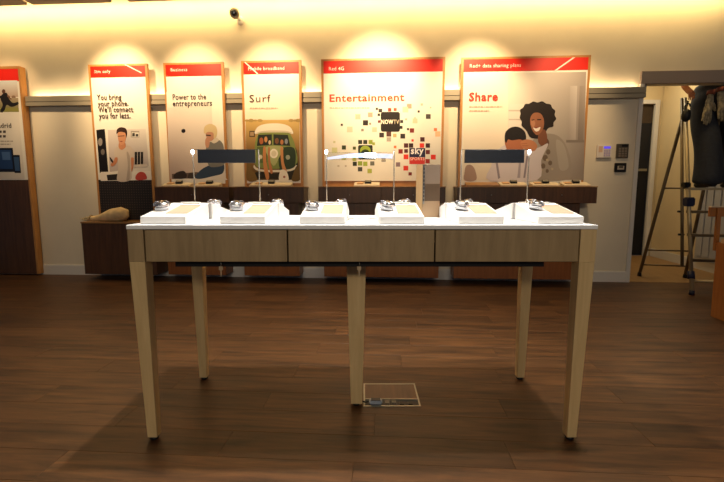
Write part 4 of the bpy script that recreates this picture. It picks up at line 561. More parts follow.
  (2,'6f5a4c',[(-4.798,2.254),(-4.801,2.245),(-4.808,2.237),(-4.818,2.232),(-4.83,2.231),(-4.841,2.233),(-4.85,2.238),(-4.855,2.246),(-4.856,2.255),(-4.853,2.264),(-4.846,2.272),(-4.835,2.277),(-4.824,2.279),(-4.813,2.277),(-4.804,2.271),(-4.799,2.264)]),
  (2,'8c705c',[(-4.726,2.253),(-4.729,2.244),(-4.736,2.236),(-4.746,2.231),(-4.758,2.23),(-4.769,2.232),(-4.778,2.237),(-4.783,2.245),(-4.784,2.254),(-4.781,2.263),(-4.774,2.271),(-4.764,2.276),(-4.752,2.278),(-4.741,2.276),(-4.733,2.27),(-4.727,2.263)]),
  (2,'574a46',[(-4.654,2.252),(-4.658,2.243),(-4.665,2.235),(-4.675,2.23),(-4.686,2.229),(-4.697,2.231),(-4.706,2.236),(-4.711,2.244),(-4.713,2.253),(-4.709,2.262),(-4.702,2.27),(-4.692,2.275),(-4.681,2.277),(-4.67,2.275),(-4.661,2.269),(-4.656,2.262)]),
  (2,'6f5a4c',[(-4.583,2.251),(-4.586,2.242),(-4.593,2.234),(-4.603,2.229),(-4.615,2.228),(-4.626,2.23),(-4.634,2.235),(-4.64,2.243),(-4.641,2.252),(-4.638,2.261),(-4.631,2.269),(-4.621,2.274),(-4.609,2.276),(-4.598,2.274),(-4.59,2.268),(-4.584,2.261)]),
  (2,'8c705c',[(-4.512,2.25),(-4.515,2.241),(-4.522,2.233),(-4.532,2.228),(-4.543,2.227),(-4.554,2.229),(-4.563,2.234),(-4.568,2.242),(-4.57,2.251),(-4.566,2.26),(-4.559,2.268),(-4.549,2.273),(-4.538,2.275),(-4.527,2.273),(-4.518,2.267),(-4.513,2.26)]),
  (2,'574a46',[(-4.44,2.249),(-4.444,2.24),(-4.451,2.232),(-4.461,2.227),(-4.472,2.226),(-4.483,2.228),(-4.492,2.233),(-4.497,2.241),(-4.498,2.25),(-4.495,2.259),(-4.488,2.267),(-4.478,2.272),(-4.467,2.274),(-4.456,2.272),(-4.447,2.266),(-4.442,2.259)]),
  (2,'6f5a4c',[(-4.369,2.248),(-4.372,2.239),(-4.38,2.231),(-4.39,2.226),(-4.401,2.225),(-4.412,2.227),(-4.421,2.232),(-4.426,2.24),(-4.427,2.249),(-4.424,2.258),(-4.417,2.266),(-4.407,2.271),(-4.396,2.273),(-4.385,2.271),(-4.376,2.265),(-4.371,2.258)]),
  (2,'8c705c',[(-4.298,2.247),(-4.302,2.238),(-4.309,2.23),(-4.319,2.225),(-4.33,2.224),(-4.341,2.226),(-4.349,2.231),(-4.355,2.239),(-4.356,2.248),(-4.353,2.257),(-4.346,2.265),(-4.336,2.27),(-4.325,2.272),(-4.314,2.27),(-4.305,2.264),(-4.3,2.257)]),
  (3,['9b8a74','a8967c','7d7a44','7d7a44'],[(-4.907,2.25),(-4.266,2.241),(-4.277,2.072),(-4.928,2.08)]),
  (4,'8e8a48',[(-4.922,2.129),(-4.272,2.121),(-4.274,2.072),(-4.928,2.08)]),
  (5,'1d1a1c',[(-4.465,2.292),(-4.452,2.3),(-4.437,2.305),(-4.423,2.306),(-4.411,2.303),(-4.404,2.293),(-4.4,2.277),(-4.397,2.259),(-4.391,2.243),(-4.382,2.226),(-4.371,2.208),(-4.358,2.192),(-4.345,2.182),(-4.328,2.18),(-4.309,2.185),(-4.29,2.191),(-4.278,2.193),(-4.27,2.188),(-4.266,2.18),(-4.267,2.171),(-4.274,2.163),(-4.291,2.154),(-4.314,2.145),(-4.34,2.137),(-4.363,2.134),(-4.381,2.138),(-4.398,2.148),(-4.413,2.157),(-4.426,2.159),(-4.436,2.149),(-4.444,2.132),(-4.451,2.114),(-4.459,2.099),(-4.47,2.087),(-4.482,2.075),(-4.494,2.067),(-4.503,2.063),(-4.51,2.063),(-4.517,2.068),(-4.521,2.076),(-4.52,2.087),(-4.513,2.102),(-4.5,2.12),(-4.487,2.14),(-4.479,2.159),(-4.481,2.178),(-4.488,2.196),(-4.495,2.215),(-4.498,2.232),(-4.494,2.249),(-4.486,2.266),(-4.476,2.281)]),
  (6,'5a3c30',[(-4.425,2.321),(-4.428,2.311),(-4.434,2.303),(-4.442,2.297),(-4.451,2.295),(-4.46,2.297),(-4.467,2.303),(-4.471,2.312),(-4.472,2.322),(-4.469,2.332),(-4.463,2.34),(-4.455,2.346),(-4.446,2.348),(-4.437,2.346),(-4.43,2.34),(-4.426,2.331)]),
  (6,'1d1a1c',[(-4.507,2.268),(-4.466,2.28),(-4.469,2.25),(-4.51,2.238)]),
  (6,'7a5642',[(-4.4,2.285),(-4.353,2.23),(-4.362,2.218),(-4.41,2.262)]),
  (7,['e6e0d6','e6e0d6','d9d0c4','d9d0c4'],[(-4.928,2.073),(-4.278,2.065),(-4.281,1.246),(-5.026,1.247)]),
  (8,'141a2c',[(-4.872,1.636),(-4.402,1.633),(-4.4,1.334),(-4.907,1.335)]),
  (9,'24406e',[(-4.848,1.611),(-4.425,1.608),(-4.424,1.372),(-4.875,1.373)]),
  (10,'4a6a9a',[(-4.555,1.584),(-4.448,1.584),(-4.445,1.484),(-4.552,1.485)]),
  (11,'0f1420',[(-4.411,1.546),(-4.318,1.546),(-4.321,1.321),(-4.408,1.322)]),
  (12,'39557c',[(-4.401,1.521),(-4.328,1.521),(-4.333,1.346),(-4.397,1.347)]),
  (13,'4a4240',[(-4.593,1.849),(-4.524,1.848),(-4.527,1.819),(-4.596,1.819)]),
  (13,'4a4240',[(-4.507,1.848),(-4.47,1.848),(-4.473,1.818),(-4.51,1.819)]),
  (14,'4a4240',[(-4.599,1.792),(-4.53,1.792),(-4.534,1.762),(-4.602,1.763)]),
  (14,'4a4240',[(-4.513,1.792),(-4.476,1.791),(-4.479,1.762),(-4.516,1.762)]),
  (15,'a3978c',[(-4.607,1.723),(-4.578,1.723),(-4.579,1.711),(-4.608,1.711)]),
  (15,'a3978c',[(-4.571,1.723),(-4.555,1.723),(-4.557,1.711),(-4.572,1.711)]),
  (15,'a3978c',[(-4.548,1.723),(-4.508,1.723),(-4.509,1.71),(-4.549,1.71)]),
  (15,'a3978c',[(-4.5,1.722),(-4.478,1.722),(-4.479,1.71),(-4.502,1.71)]),
  (15,'a3978c',[(-4.47,1.722),(-4.438,1.722),(-4.439,1.71),(-4.472,1.71)]),
  (15,'a3978c',[(-4.431,1.722),(-4.419,1.722),(-4.42,1.71),(-4.432,1.71)]),
  (15,'a3978c',[(-4.412,1.722),(-4.388,1.722),(-4.389,1.709),(-4.413,1.709)]),
  (16,'a3978c',[(-4.611,1.686),(-4.582,1.686),(-4.583,1.674),(-4.612,1.674)]),
  (16,'a3978c',[(-4.575,1.686),(-4.559,1.686),(-4.561,1.673),(-4.576,1.674)]),
  (16,'a3978c',[(-4.552,1.686),(-4.512,1.686),(-4.513,1.673),(-4.553,1.673)]),
  (16,'a3978c',[(-4.504,1.685),(-4.482,1.685),(-4.483,1.673),(-4.506,1.673)]),
  (16,'a3978c',[(-4.474,1.685),(-4.442,1.685),(-4.443,1.673),(-4.476,1.673)]),
  (16,'a3978c',[(-4.434,1.685),(-4.424,1.685),(-4.425,1.673),(-4.436,1.673)]),
 ],[
  ('Madrid', -4.629, 1.881, 0.239, 0.056, '332b2a', 1),
 ]),
}
PANELS = {
 'P0': (-5.0, -4.215, .10, .02, 2.62, 2.44, 1.235, 'tall dark wood display stand with a football poster at the left edge', None),
 'P1': (-3.335, -2.59, .10, .72, 2.62, 2.464, 1.235, 'oak-edged poster panel reading You bring your phone', 'pegboard'),
 'P2': (-2.388, -1.65, .10, 1.15, 2.622, 2.462, 1.185, 'oak-edged poster panel reading Power to the entrepreneurs', None),
 'P3': (-1.433, -.712, .10, 1.15, 2.626, 2.47, 1.19, 'oak-edged poster panel reading Surf above a green camper van', None),
 'P4': (-.474, .967, .10, 1.15, 2.628, 2.464, 1.215, 'wide oak-edged poster panel reading Entertainment with scattered coloured squares', None),
 'P5': (1.15, 2.59, .10, 1.15, 2.614, 2.452, 1.165, 'wide oak-edged poster panel reading Share with two people laughing', None),
}
for k, (s0, s1, d, zb, zt, zh, zp, label, low) in PANELS.items():
    t = wthing('poster_panel', label, 'poster panel', (s0 + s1) / 2, zb, 'poster panels on the back wall')
    c = (s0 + s1) / 2; org = (c, 0, zb); y = -d
    b = .028
    if k == 'P0':
        MB(org).box(s0, s1 - .022, y, -.02, zb, zt - .03).build('board', M_WALNUT, t)
        MB(org).box(s1 - .022, s1, y - .003, -.02, zb, zt).build('edge_strip', M_OAK, t)
        MB(org).box(s0, s1 - .022, y - .003, -.02, zt - .03, zt).build('edge_strip', M_OAK, t)
    else:
        MB(org).box(s0 + .004, s1 - .004, y + .012, -.066, zb, zt - .004).build('board', M_OAK, t)
        for a0, a1 in ((s0, s0 + b), (s1 - b, s1)): MB(org).box(a0, a1, y, -.067, zb, zt).build('edge_strip', M_OAK, t)
        MB(org).box(s0 + b, s1 - b, y, -.067, zt - .022, zt).build('edge_strip', M_OAK, t)
    x0, x1 = s0 + b, s1 - b
    ztop = zt - .03 if k == 'P0' else zt - .022
    if k == 'P0': x1 = s1 - .024
    yf = y - .003
    hd = MB(org).box(x0, x1, yf, y + .012, zh + .004, ztop - .002).build('header_band', M_RED, t)
    MB(org).box(x0, x1, yf, y + .012, zp, zh).build('poster_sheet', M_SHEET, t)
    sh, tx = ART[k]
    artwork(t, 'printed_picture', sh, c, zb, yf - .0006)
    nl = max(q[0] for q in sh)
    for (txt, s, z, w, cap, col, bold) in tx:
        letters(t, 'lettering', txt, s - c, z - zb, w, cap, col, bold, yf - .0012 - .0002 * nl)
    if low:
        pg = mat('peg_panel', '1d1b1c', .6)
        nt = pg.node_tree; tc = nt.nodes.new('ShaderNodeTexCoord'); mp = nt.nodes.new('ShaderNodeMapping'); mp.inputs['Scale'].default_value = (32, 32, 32)
        fr_ = nt.nodes.new('ShaderNodeVectorMath'); fr_.operation = 'FRACTION'; sb = nt.nodes.new('ShaderNodeVectorMath'); sb.operation = 'SUBTRACT'; sb.inputs[1].default_value = (.5, .5, .5)
        sp = nt.nodes.new('ShaderNodeSeparateXYZ'); m1 = nt.nodes.new('ShaderNodeCombineXYZ'); ln = nt.nodes.new('ShaderNodeVectorMath'); ln.operation = 'LENGTH'
        lt = nt.nodes.new('ShaderNodeMath'); lt.operation = 'LESS_THAN'; lt.inputs[1].default_value = .24
        mx = nt.nodes.new('ShaderNodeMix'); mx.data_type = 'RGBA'; mx.inputs['A'].default_value = lin('1b191a'); mx.inputs['B'].default_value = lin('4a3a34')
        L = nt.links.new
        L(tc.outputs['Object'], mp.inputs['Vector']); L(mp.outputs['Vector'], fr_.inputs[0]); L(fr_.outputs[0], sb.inputs[0]); L(sb.outputs[0], sp.inputs[0])
        L(sp.outputs['X'], m1.inputs['X']); L(sp.outputs['Z'], m1.inputs['Y']); L(m1.outputs[0], ln.inputs[0]); L(ln.outputs['Value'], lt.inputs[0]); L(lt.outputs[0], mx.inputs['Factor'])
        L(mx.outputs['Result'], nt.nodes['Principled BSDF'].inputs['Base Color'])
        MB(org).box(x0, x1, yf, y + .012, .735, zp - .004).build('pegboard', pg, t)
# ------------------------------------------------------------------ cabinets below the posters
# low floating cabinet of the first bay
t = wthing('low_cabinet', 'dark walnut floating cabinet under the pegboard, left of the table', 'cabinet', -2.96, .07)
o_ = (-2.96, 0, .07)
MB(o_).box(-3.43, -2.50, -.30, -.004, .07, .70).bevel(.003).build('body', M_WALNUT, t)
MB(o_).box(-3.435, -2.495, -.305, -.004, .70, .72).bevel(.002).build('top', M_WALT, t)
for k, (s0, s1, l0, l1, lab) in {'P2': (-2.476, -1.557, -2.38, -1.65, 'dark walnut display cabinet below the entrepreneurs poster'),
     'P3': (-1.509, -.66, -1.42, -.74, 'dark walnut display cabinet below the camper van poster'),
     'P4': (-.495, .983, -.44, .925, 'wide dark walnut display cabinet below the Entertainment poster'),
     'P5': (1.107, 2.664, 1.10, 2.50, 'wide dark walnut display cabinet below the Share poster')}.items():
    c = (s0 + s1) / 2; t = wthing('display_cabinet', lab, 'cabinet', c, .07, 'display cabinets along the back wall'); o_ = (c, 0, .07)
    MB(o_).box(l0, l1, -.26, -.022, .40, .955).bevel(.003).build('body', M_WALNUT, t)
    MB(o_).box(l0, l1, -.26, -.022, .07, .398).bevel(.003).build('lower_front', wood('warm_lit_front', '7a4520', '94592a', (10, 10, .8), 3, .4, .06), t)  # warm reflected light put into the colour of the lower front
    MB(o_).box(s0 + .012, s1 - .012, -.285, -.004, .957, 1.135).build('shelf_box', M_WALNUT, t)
    n = 2 if s1 - s0 > 1.2 else 1
    for i in range(n):
        a = s0 + (s1 - s0) * i / n; e = s0 + (s1 - s0) * (i + 1) / n
        dr = MB(o_).box(a + .004, e - .004, -.30, -.286, .957, 1.135).bevel(.002).build('drawer_front', M_WALNUT, t)
        MB(o_).lathe([(.006, 0), (.006, .006), (.003, .008)], 10, Matrix.Translation(((a + e) / 2, -.301, 1.05)) @ Matrix.Rotation(R(90), 4, 'X')).build('lock', M_STEEL, dr)
    MB(o_).box(s0, s1, -.303, -.004, 1.136, 1.148).bevel(.002).build('top', M_WALT, t)
# small sloping trays with demo phones on the cabinet tops
def shelf_tray(s, w, label, phone=True, m=mat('tan_tray', 'c9baa4', .5)):
    t = wthing('phone_tray', label, 'tray', s, 1.1485, 'sloping phone trays on the wall cabinets')
    MB().prism([(-.26, 0), (-.115, 0), (-.115, .05), (-.26, .012)], 'x', -w / 2, w / 2).build('wedge', m, t)
    if phone:
        MB().prism([(-.205, .0265), (-.145, .0425), (-.148, .053), (-.208, .037)], 'x', -w * .38, -w * .38 + .075).build('card', mat('tan_card', 'c49a70', .5), t)
        q = MB().prism([(-.19, .032), (-.15, .042), (-.15, .074), (-.165, .074), (-.19, .056)], 'x', -w * .08, -w * .08 + .075).build('demo_phone', M_BLACK, t)
        MB().prism([(-.1915, .0565), (-.1662, .0750), (-.1655, .0742), (-.1905, .0558)], 'x', -w * .08 + .005, -w * .08 + .070).build('screen', mat('grey_screen', '6a655e', .4), q)
    return t
shelf_tray(1.41, .37, 'orange wood display block below the cream part of the Share poster', False, M_WALT)
shelf_tray(1.76, .30, 'white phone tray just right of the wood block under the Share poster')
shelf_tray(2.12, .30, 'white phone tray second from right under the Share poster')
shelf_tray(2.46, .30, 'white phone tray at the right end under the Share poster')
shelf_tray(-2.24, .34, 'white phone tray at the left under the entrepreneurs poster')
shelf_tray(-1.86, .30, 'white phone tray at the right under the entrepreneurs poster')
shelf_tray(-1.08, .5, 'wide white phone tray under the camper van poster')
shelf_tray(.07, .30, 'white phone tray under the green squares of the Entertainment poster')
# bundle on the low cabinet
t = wthing('cloth_bundle', 'beige wrapped bundle with a frayed end lying on the low cabinet', 'bundle', -3.18, .72)
def bundle():
    mb = MB(); pts = []; rs = []
    for i in range(15):
        u = i / 14; x = -.22 + .50 * u
        r = .032 + .058 * (1 / (1 + math.exp(-(u - .45) * 9))) ; r *= 1 if u < .86 else math.sqrt(max(.02, 1 - ((u - .86) / .15) ** 2))
        pts.append((x, -.18 - .03 * u, max(r, .012) * .96 + .05 * max(0, u - .8) )); rs.append(max(r, .01))
    mb.tube(pts, rs, 16)
    for v in mb.bm.verts: v.co += Vector((0, math.sin(v.co.x * 60 + v.co.z * 40), math.sin(v.co.x * 47 + v.co.y * 70))) * .0025
    for v in mb.bm.verts: v.co.z = max(v.co.z, .003)
    return mb
bundle().build('wrap', mat('beige_cloth', 'cdb48a', .85, vary=.18, scale=14), t)
fr_ = MB()
for i in range(16):
    a = random.uniform(-1, 1); fr_.tube([(-.21, -.18 + .02 * a, .034 + .018 * random.uniform(-1, 1)), (-.265, -.18 + .035 * a, .028 + .026 * random.uniform(-1, 1)), (-.32 + random.uniform(0, .03), -.18 + .05 * a, .018 + .03 * random.random())], [.007, .006, .003], 5)
fr_.build('frayed_end', mat('plastic_film', 'b9a888', .35), t)['kind'] = 'stuff'
tb = MB(); tb.tube([(-.205, -.18, .040), (-.190, -.18, .040)], .036, 16); tb.build('tie', mat('tie_band', '8a7350', .7), t)
# ------------------------------------------------------------------ wall fittings
t = wthing('alarm_panel', 'white alarm keypad with a blue lit display on the wall beside the doorway', 'alarm panel', 2.84, 1.479); o_ = (2.84, 0, 1.479)
MB(o_).box(2.756, 2.922, -.03, 0, 1.479, 1.629).bevel(.006, 2).build('case', mat('ivory_plastic', 'd8d0c8', .5), t)
MB(o_).box(2.83, 2.905, -.032, -.029, 1.585, 1.612).build('display', mat('blue_display', '5a4ad0', .4, emit='5848e0', estr=.55), t)
MB(o_).box(2.772, 2.815, -.0325, -.029, 1.545, 1.615).build('key_field', mat('peach_keys', 'c9a890', .6), t)
for i in range(3):
    for j in range(3): MB(o_).box(2.832 + i * .026, 2.852 + i * .026, -.033, -.029, 1.498 + j * .026, 1.518 + j * .026).build('button', mat('lilac_keys', 'b0a2c4', .6), t)
t = wthing('door_keypad', 'dark numeric door keypad above the card reader', 'keypad', 3.046, 1.478); o_ = (3.046, 0, 1.478)
MB(o_).box(2.98, 3.112, -.028, 0, 1.478, 1.64).bevel(.005).build('case', mat('dark_case', '4a4238', .5), t)
MB(o_).box(3.03, 3.10, -.030, -.027, 1.605, 1.63).build('display', M_BLACK, t)
for i in range(3):
    for j in range(4): MB(o_).box(3.0 + i * .034, 3.024 + i * .034, -.032, -.027, 1.49 + j * .028, 1.51 + j * .028).build('button', mat('grey_keys', '7a6f62', .5), t)
t = wthing('card_reader', 'black square card reader with a pale centre plate below the keypad', 'card reader', 3.037, 1.316); o_ = (3.037, 0, 1.316)
MB(o_).box(2.973, 3.102, -.026, 0, 1.316, 1.421).bevel(.004).build('case', M_BLACK, t)
MB(o_).box(3.0, 3.075, -.029, -.025, 1.343, 1.387).bevel(.001).build('plate', mat('grey_plate', 'a8a094', .5), t)
MB(o_).box(3.015, 3.06, -.031, -.028, 1.362, 1.384).build('slot', mat('dark_slot', '3a342e', .6), t)
# security camera
t = wthing('security_camera', 'small round security camera high on the back wall', 'security camera', -1.455, 3.115)
MC = Matrix.Translation((0, -.03, -.0)) @ Matrix.Rotation(R(90), 4, 'X')
MB().lathe([(.045, -.028), (.045, .004), (.036, .012)], 20, MC).build('mount', M_WHITE, t)
MB().tube([(0, -.035, 0), (-.006, -.08, .008), (-.016, -.11, .02)], .018, 10).build('arm', M_WHITE, t)
MD = Matrix.Translation((-.022, -.13, .026)) @ Matrix.Rotation(R(14), 4, 'Z') @ Matrix.Rotation(R(100), 4, 'X')
bd = MB().lathe([(.03, -.05), (.05, -.03), (.055, .02), (.055, .06), (.05, .068)], 24, MD).build('body', mat('camera_shell', 'a89878', .35), t)
MB().lathe([(.036, .068), (.036, .074), (.027, .090), (.010, .096)], 20, MD).build('lens', mat('lens_glass', '0b0812', .08), bd)
# ------------------------------------------------------------------ the display table
TX, TY, TZ = 0, 2.06, .96
t = thing('display_table', 'long oak display table with a white glass top and tapered legs', 'table', (TX, TY, 0))
HW, HD = .968, .344
MB().box(-HW, HW, -HD, HD, .942, TZ).bevel(.002).build('top', M_TOP, t)
for sy in (-1, 1):
    for x0, x1 in ((-.897, -.311), (-.305, .299), (.305, .897)):
        y0, y1 = sorted((sy * (HD - .008), sy * (HD - .028)))
        MB().box(x0, x1, y0, y1, .806, .938).bevel(.0015).build('drawer_front', M_OAKD, t)
for sx in (-1, 1):
    x0, x1 = sorted((sx * (HW - .008), sx * (HW - .028)))
    MB().box(x0, x1, -HD + .07, HD - .07, .806, .941).build('end_panel', M_OAKD, t)
    for sy in (-1, 1):
        xo, xi, yo, yi = sx * (HW - .001), sx * (HW - .066), sy * (HD - .006), sy * (HD - .070)
        X0, X1 = sorted((xo, xi)); Y0, Y1 = sorted((yo, yi))
        MB().box(X0, X1, Y0, Y1, .806, .9415).build('corner_block', M_OAKD if sx < 0 else M_OAKL, t)  # darker oak on the left blocks puts shade into their colour
        # leg: outer edges plumb, inner faces tapering
        xb, yb, xf, yf = sx * (HW - .062), sy * (HD - .066), sx * (HW - .020), sy * (HD - .024)
        def ring(xo, yo, xi, yi, z): a0, a1 = sorted((xo, xi)); b0, b1 = sorted((yo, yi)); return [(a0, b0, z), (a1, b0, z), (a1, b1, z), (a0, b1, z)]
        lg = MB().hexa(ring(xf, yf, xb, yb, .016) + ring(xo, yo, xi, yi, .8055)).bevel(.0015).build('leg', M_OAKL, t)
        cx, cy = (xf + xb) / 2, (yf + yb) / 2
        MB().lathe([(.017, .0), (.019, .004), (.019, .0155)], 14, Matrix.Translation((cx, cy, 0))).build('glide', M_BLACK, lg)
lg = MB().hexa([(-.057, -.026, .016), (.001, -.026, .016), (.001, .026, .016), (-.057, .026, .016), (-.076, -.040, .775), (.020, -.040, .775), (.020, .040, .775), (-.076, .040, .775)]).bevel(.0015).build('leg', M_OAKL, t)
MB().lathe([(.017, .0), (.019, .004), (.019, .0155)], 14, Matrix.Translation((-.029, 0, 0))).build('glide', M_BLACK, lg)
MB().box(-.80, .78, -HD + .06, HD - .06, .776, .80).build('underframe', M_BLACK, t)
MB().box(-.88, .88, -HD + .032, HD - .032, .801, .806).build('bottom_panel', M_DARK, t)
# keys hanging below the apron
def key(x, y, label):
    k = thing('drawer_key', label, 'key', (x, y, .800), 0, 'keys hanging under the table')
    MB().tube([(0, 0, -.002), (.002, 0, -.010), (0, 0, -.020)], .0022, 6).build('cord', M_STEEL, k)
    MB().prism([(-.008, -.020), (.008, -.020), (.009, -.034), (.003, -.038), (.003, -.062), (-.002, -.064), (-.003, -.038), (-.009, -.034)], 'y', -.0015, .0015).build('blade', mat('brass_key', 'c0a888', .4, .5), k)
key(-.60, TY - .30, 'small key hanging under the left end of the table')
key(-.012, TY - .30, 'small key hanging in front of the middle table leg')
# sloping trays
def make_tray():
    t = thing('display_tray', 'x', 'tray')
    MB().prism([(0, 0), (.275, 0), (.275, .08), (.0, .031)], 'x', -.095, .095).bevel(.002).build('wedge', M_TRAY, t)
    def z(y): return .031 + .049 * y / .275
    def slab(x0, x1, y0, y1, h): return MB().hexa([(x0, y0, z(y0) + .0002), (x1, y0, z(y0) + .0002), (x1, y1, z(y1) + .0002), (x0, y1, z(y1) + .0002), (x0, y0, z(y0) + h), (x1, y0, z(y0) + h), (x1, y1, z(y1) + h), (x0, y1, z(y1) + h)])
    slab(-.012, .082, .055, .205, .0025).build('price_card', mat('peach_card', 'd8ae96', .5), t)
    slab(-.012, .082, .20, .208, .0035).build('card_heading', mat('card_heading', 'd88a60', .5), t)
    slab(-.02, .06, .252, .268, .006).build('ridge_clip', M_WHITE, t)
    return t
def make_clamp():
    t = thing('security_clamp', 'x', 'security clamp')
    MB().lathe([(.026, 0), (.031, .003), (.030, .010), (.022, .013)], 20).build('base', mat('milky_base', 'dde2ec', .3), t)
    MB().lathe([(.018, .0132), (.026, .016), (.029, .022), (.026, .029), (.016, .032), (.006, .033)], 22).build('body', M_CHROME, t)
    for k in range(4):
        a = k * math.pi / 2 + .3; c, s = math.cos(a), math.sin(a)
        MB().tube([(.010 * c, .010 * s, .0345), (.025 * c, .025 * s, .033), (.034 * c, .034 * s, .024), (.030 * c, .030 * s, .0145)], [.0045, .0045, .004, .003], 7).build('claw', mat('dark_chrome', '9a9aa2', .25, .9), t)
    MB().lathe([(.009, .0335), (.009, .037), (.004, .039)], 12).build('sensor', mat('warm_chrome', 'b89a6a', .25, .8), t)
    return t
ORD = ['first', 'second', 'third', 'fourth', 'fifth', 'sixth']
tray0, clamp0 = make_tray(), make_clamp(); first = True
for row in (0, 1):
    for i in range(6):
        x = -.838 + .3352 * i
        tr, cl = (tray0, clamp0) if first else (copy_tree(tray0), copy_tree(clamp0)); first = False
        sg = 1 if row == 0 else -1
        y0 = TY - sg * .295
        tr.location = (x, y0, TZ + .0005); tr.rotation_euler = (0, 0, 0 if row == 0 else math.pi)
        cl.location = (x - sg * .058, y0 + sg * .125, TZ + .031 + .049 * .125 / .275 + .0035); cl.rotation_euler = (math.atan(.049 / .275) * sg, 0, .4 * i)
        where = ('near row', 'far row')[row]
        tag(tr, f'white wedge tray in the {where} on the table, {ORD[i]} from the left', None, 'wedge trays on the table')
        tag(cl, f'chrome claw clamp on a tray in the {where}, {ORD[i]} from the left', None, 'security clamps on the trays')
# sign stands on the ridge between the tray rows
def sign(xa, xb, kind, led, label):
    c = (xa + xb) / 2; w = (xb - xa) / 2
    t = thing('sign_stand', label, 'sign stand', (c, TY, TZ + .0005), 0, 'sign stands along the middle of the table')
    MB().box(-w - .02, w + .02, -.018, .018, 0, .005).bevel(.001).build('base', M_ACRYL, t)
    for s in (-1, 1):
        MB().tube([(s * w, 0, .0052), (s * w, 0, .335)], .0029, 8).build('rod', M_ROD, t)
    if kind == 'dark':
        o = .004 * led * -1
        MB().box(-w + .020 + o, w - .020 + o, -.006, .006, .272, .334).bevel(.001).build('header', M_NAVY, t)
        MB().box(-w + .003, w - .003, -.002, .002, .3342, .3362).build('top_bar', M_BLACK, t)
    else:
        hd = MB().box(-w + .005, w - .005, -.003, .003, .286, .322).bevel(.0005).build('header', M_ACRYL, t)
        for x0, x1, a0, b0, a1, b1, mm in ((-w + .006, -.062, .288, .298, .297, .313, M_GLOWP), (-.062, .018, .297, .313, .298, .318, M_GLOWB), (.018, .075, .297, .318, .296, .318, M_GLOW), (.075, w - .008, .296, .316, .293, .314, M_GLOWP)):  # bright streak across the header made of glowing pieces
            MB().hexa([(x0, -.0062, a0), (x1, -.0062, a1), (x1, -.0034, a1), (x0, -.0034, a0), (x0, -.0062, b0), (x1, -.0062, b1), (x1, -.0034, b1), (x0, -.0034, b0)]).build('glow_streak', mm, hd)
    zl = (.318, .336)
    MB().lathe([(.003, zl[0] - .004), (.0068, zl[0]), (.0068, zl[1] - .006), (.003, zl[1] - .002)], 12, Matrix.Translation((led * w, -.002, 0))).build('led', M_GLOW, t)
sign(-.815, -.498, 'dark', -1, 'sign stand with a dark navy header, leftmost on the table')
sign(-.172, .155, 'lit', -1, 'clear sign stand with a glowing blue streak, middle of the table')
sign(.479, .805, 'dark', 1, 'sign stand with a dark navy header, rightmost on the table')
# tall carton
t = thing('tall_carton', 'tall grey brown carton standing on the table between two trays', 'carton', (.350, TY + .185, TZ + .0005), R(15))
MB().box(-.05, .05, -.042, .042, 0, .275).bevel(.002).build('box', mat('carton_tan', 'a58a6c', .6, vary=.05), t)
MB().box(-.0485, .0485, -.0432, -.0422, .175, .273).build('upper_label', mat('carton_grey', '8a7868', .6), t)
MB().box(-.0485, .0485, -.0432, -.0422, .085, .1745).build('middle_label', mat('carton_dark', '5c4a38', .5), t)
MB().box(-.0515, -.0502, -.042, .040, .0, .274).build('side_label', mat('carton_side', 'b89a70', .6), t)
st = MB().box(-.048, -.038, -.0442, -.0433, .07, .27).build('silver_strip', M_STEEL, t)
for i in range(9): MB().box(-.046, -.040, -.0447, -.0443, .085 + i * .02, .097 + i * .02).build('print_mark', mat('strip_ink', '4a4a50', .5), st)
# ------------------------------------------------------------------ floor box
t = thing('floor_box', 'steel framed floor socket box with a wood inlay beside the middle leg', 'floor box', (.155, 2.163, 0))
for b in ((-.147, .147, .119, .128), (-.147, .147, -.128, -.119)): MB().box(b[0], b[1], b[2], b[3], 0, .004).build('frame', M_STEEL, t)
for b in ((-.147, -.139), (.139, .147)): MB().box(b[0], b[1], -.119, .119, 0, .004).build('frame', M_STEEL, t)
MB().box(-.139, .139, -.06, .119, 0, .002).build('lid', wood('lid_inlay', '4a3020', '6b4830', (9, .8, 9), 3, .4), t)
MB().box(-.139, .139, -.119, -.06, 0, .0015).build('socket_well', M_BLACK, t)
MB().box(-.139, .139, -.066, -.060, .0, .010).build('lip', M_STEEL, t)
pg_ = MB().box(-.118, -.05, -.112, -.074, .0016, .022).bevel(.006, 2).build('plug', mat('grey_plug', '9aa4b4', .4), t)
MB().box(-.108, -.06, -.108, -.080, .0222, .024).build('face', mat('dark_plug', '1c2430', .4), pg_)
for i, x in enumerate((-.035, .0, .04, .085)):
    MB().box(x, x + .022, -.110, -.078, .0016, .012 if i < 2 else .006).build('socket', mat('socket_grey', '6a645c', .4) if i < 2 else M_BLACK, t)
MB().tube([(-.12, -.095, .012), (-.135, -.10, .010), (-.165, -.10, .02), (-.18, -.095, .012)], .0045, 7).build('cable', M_BLACK, t)
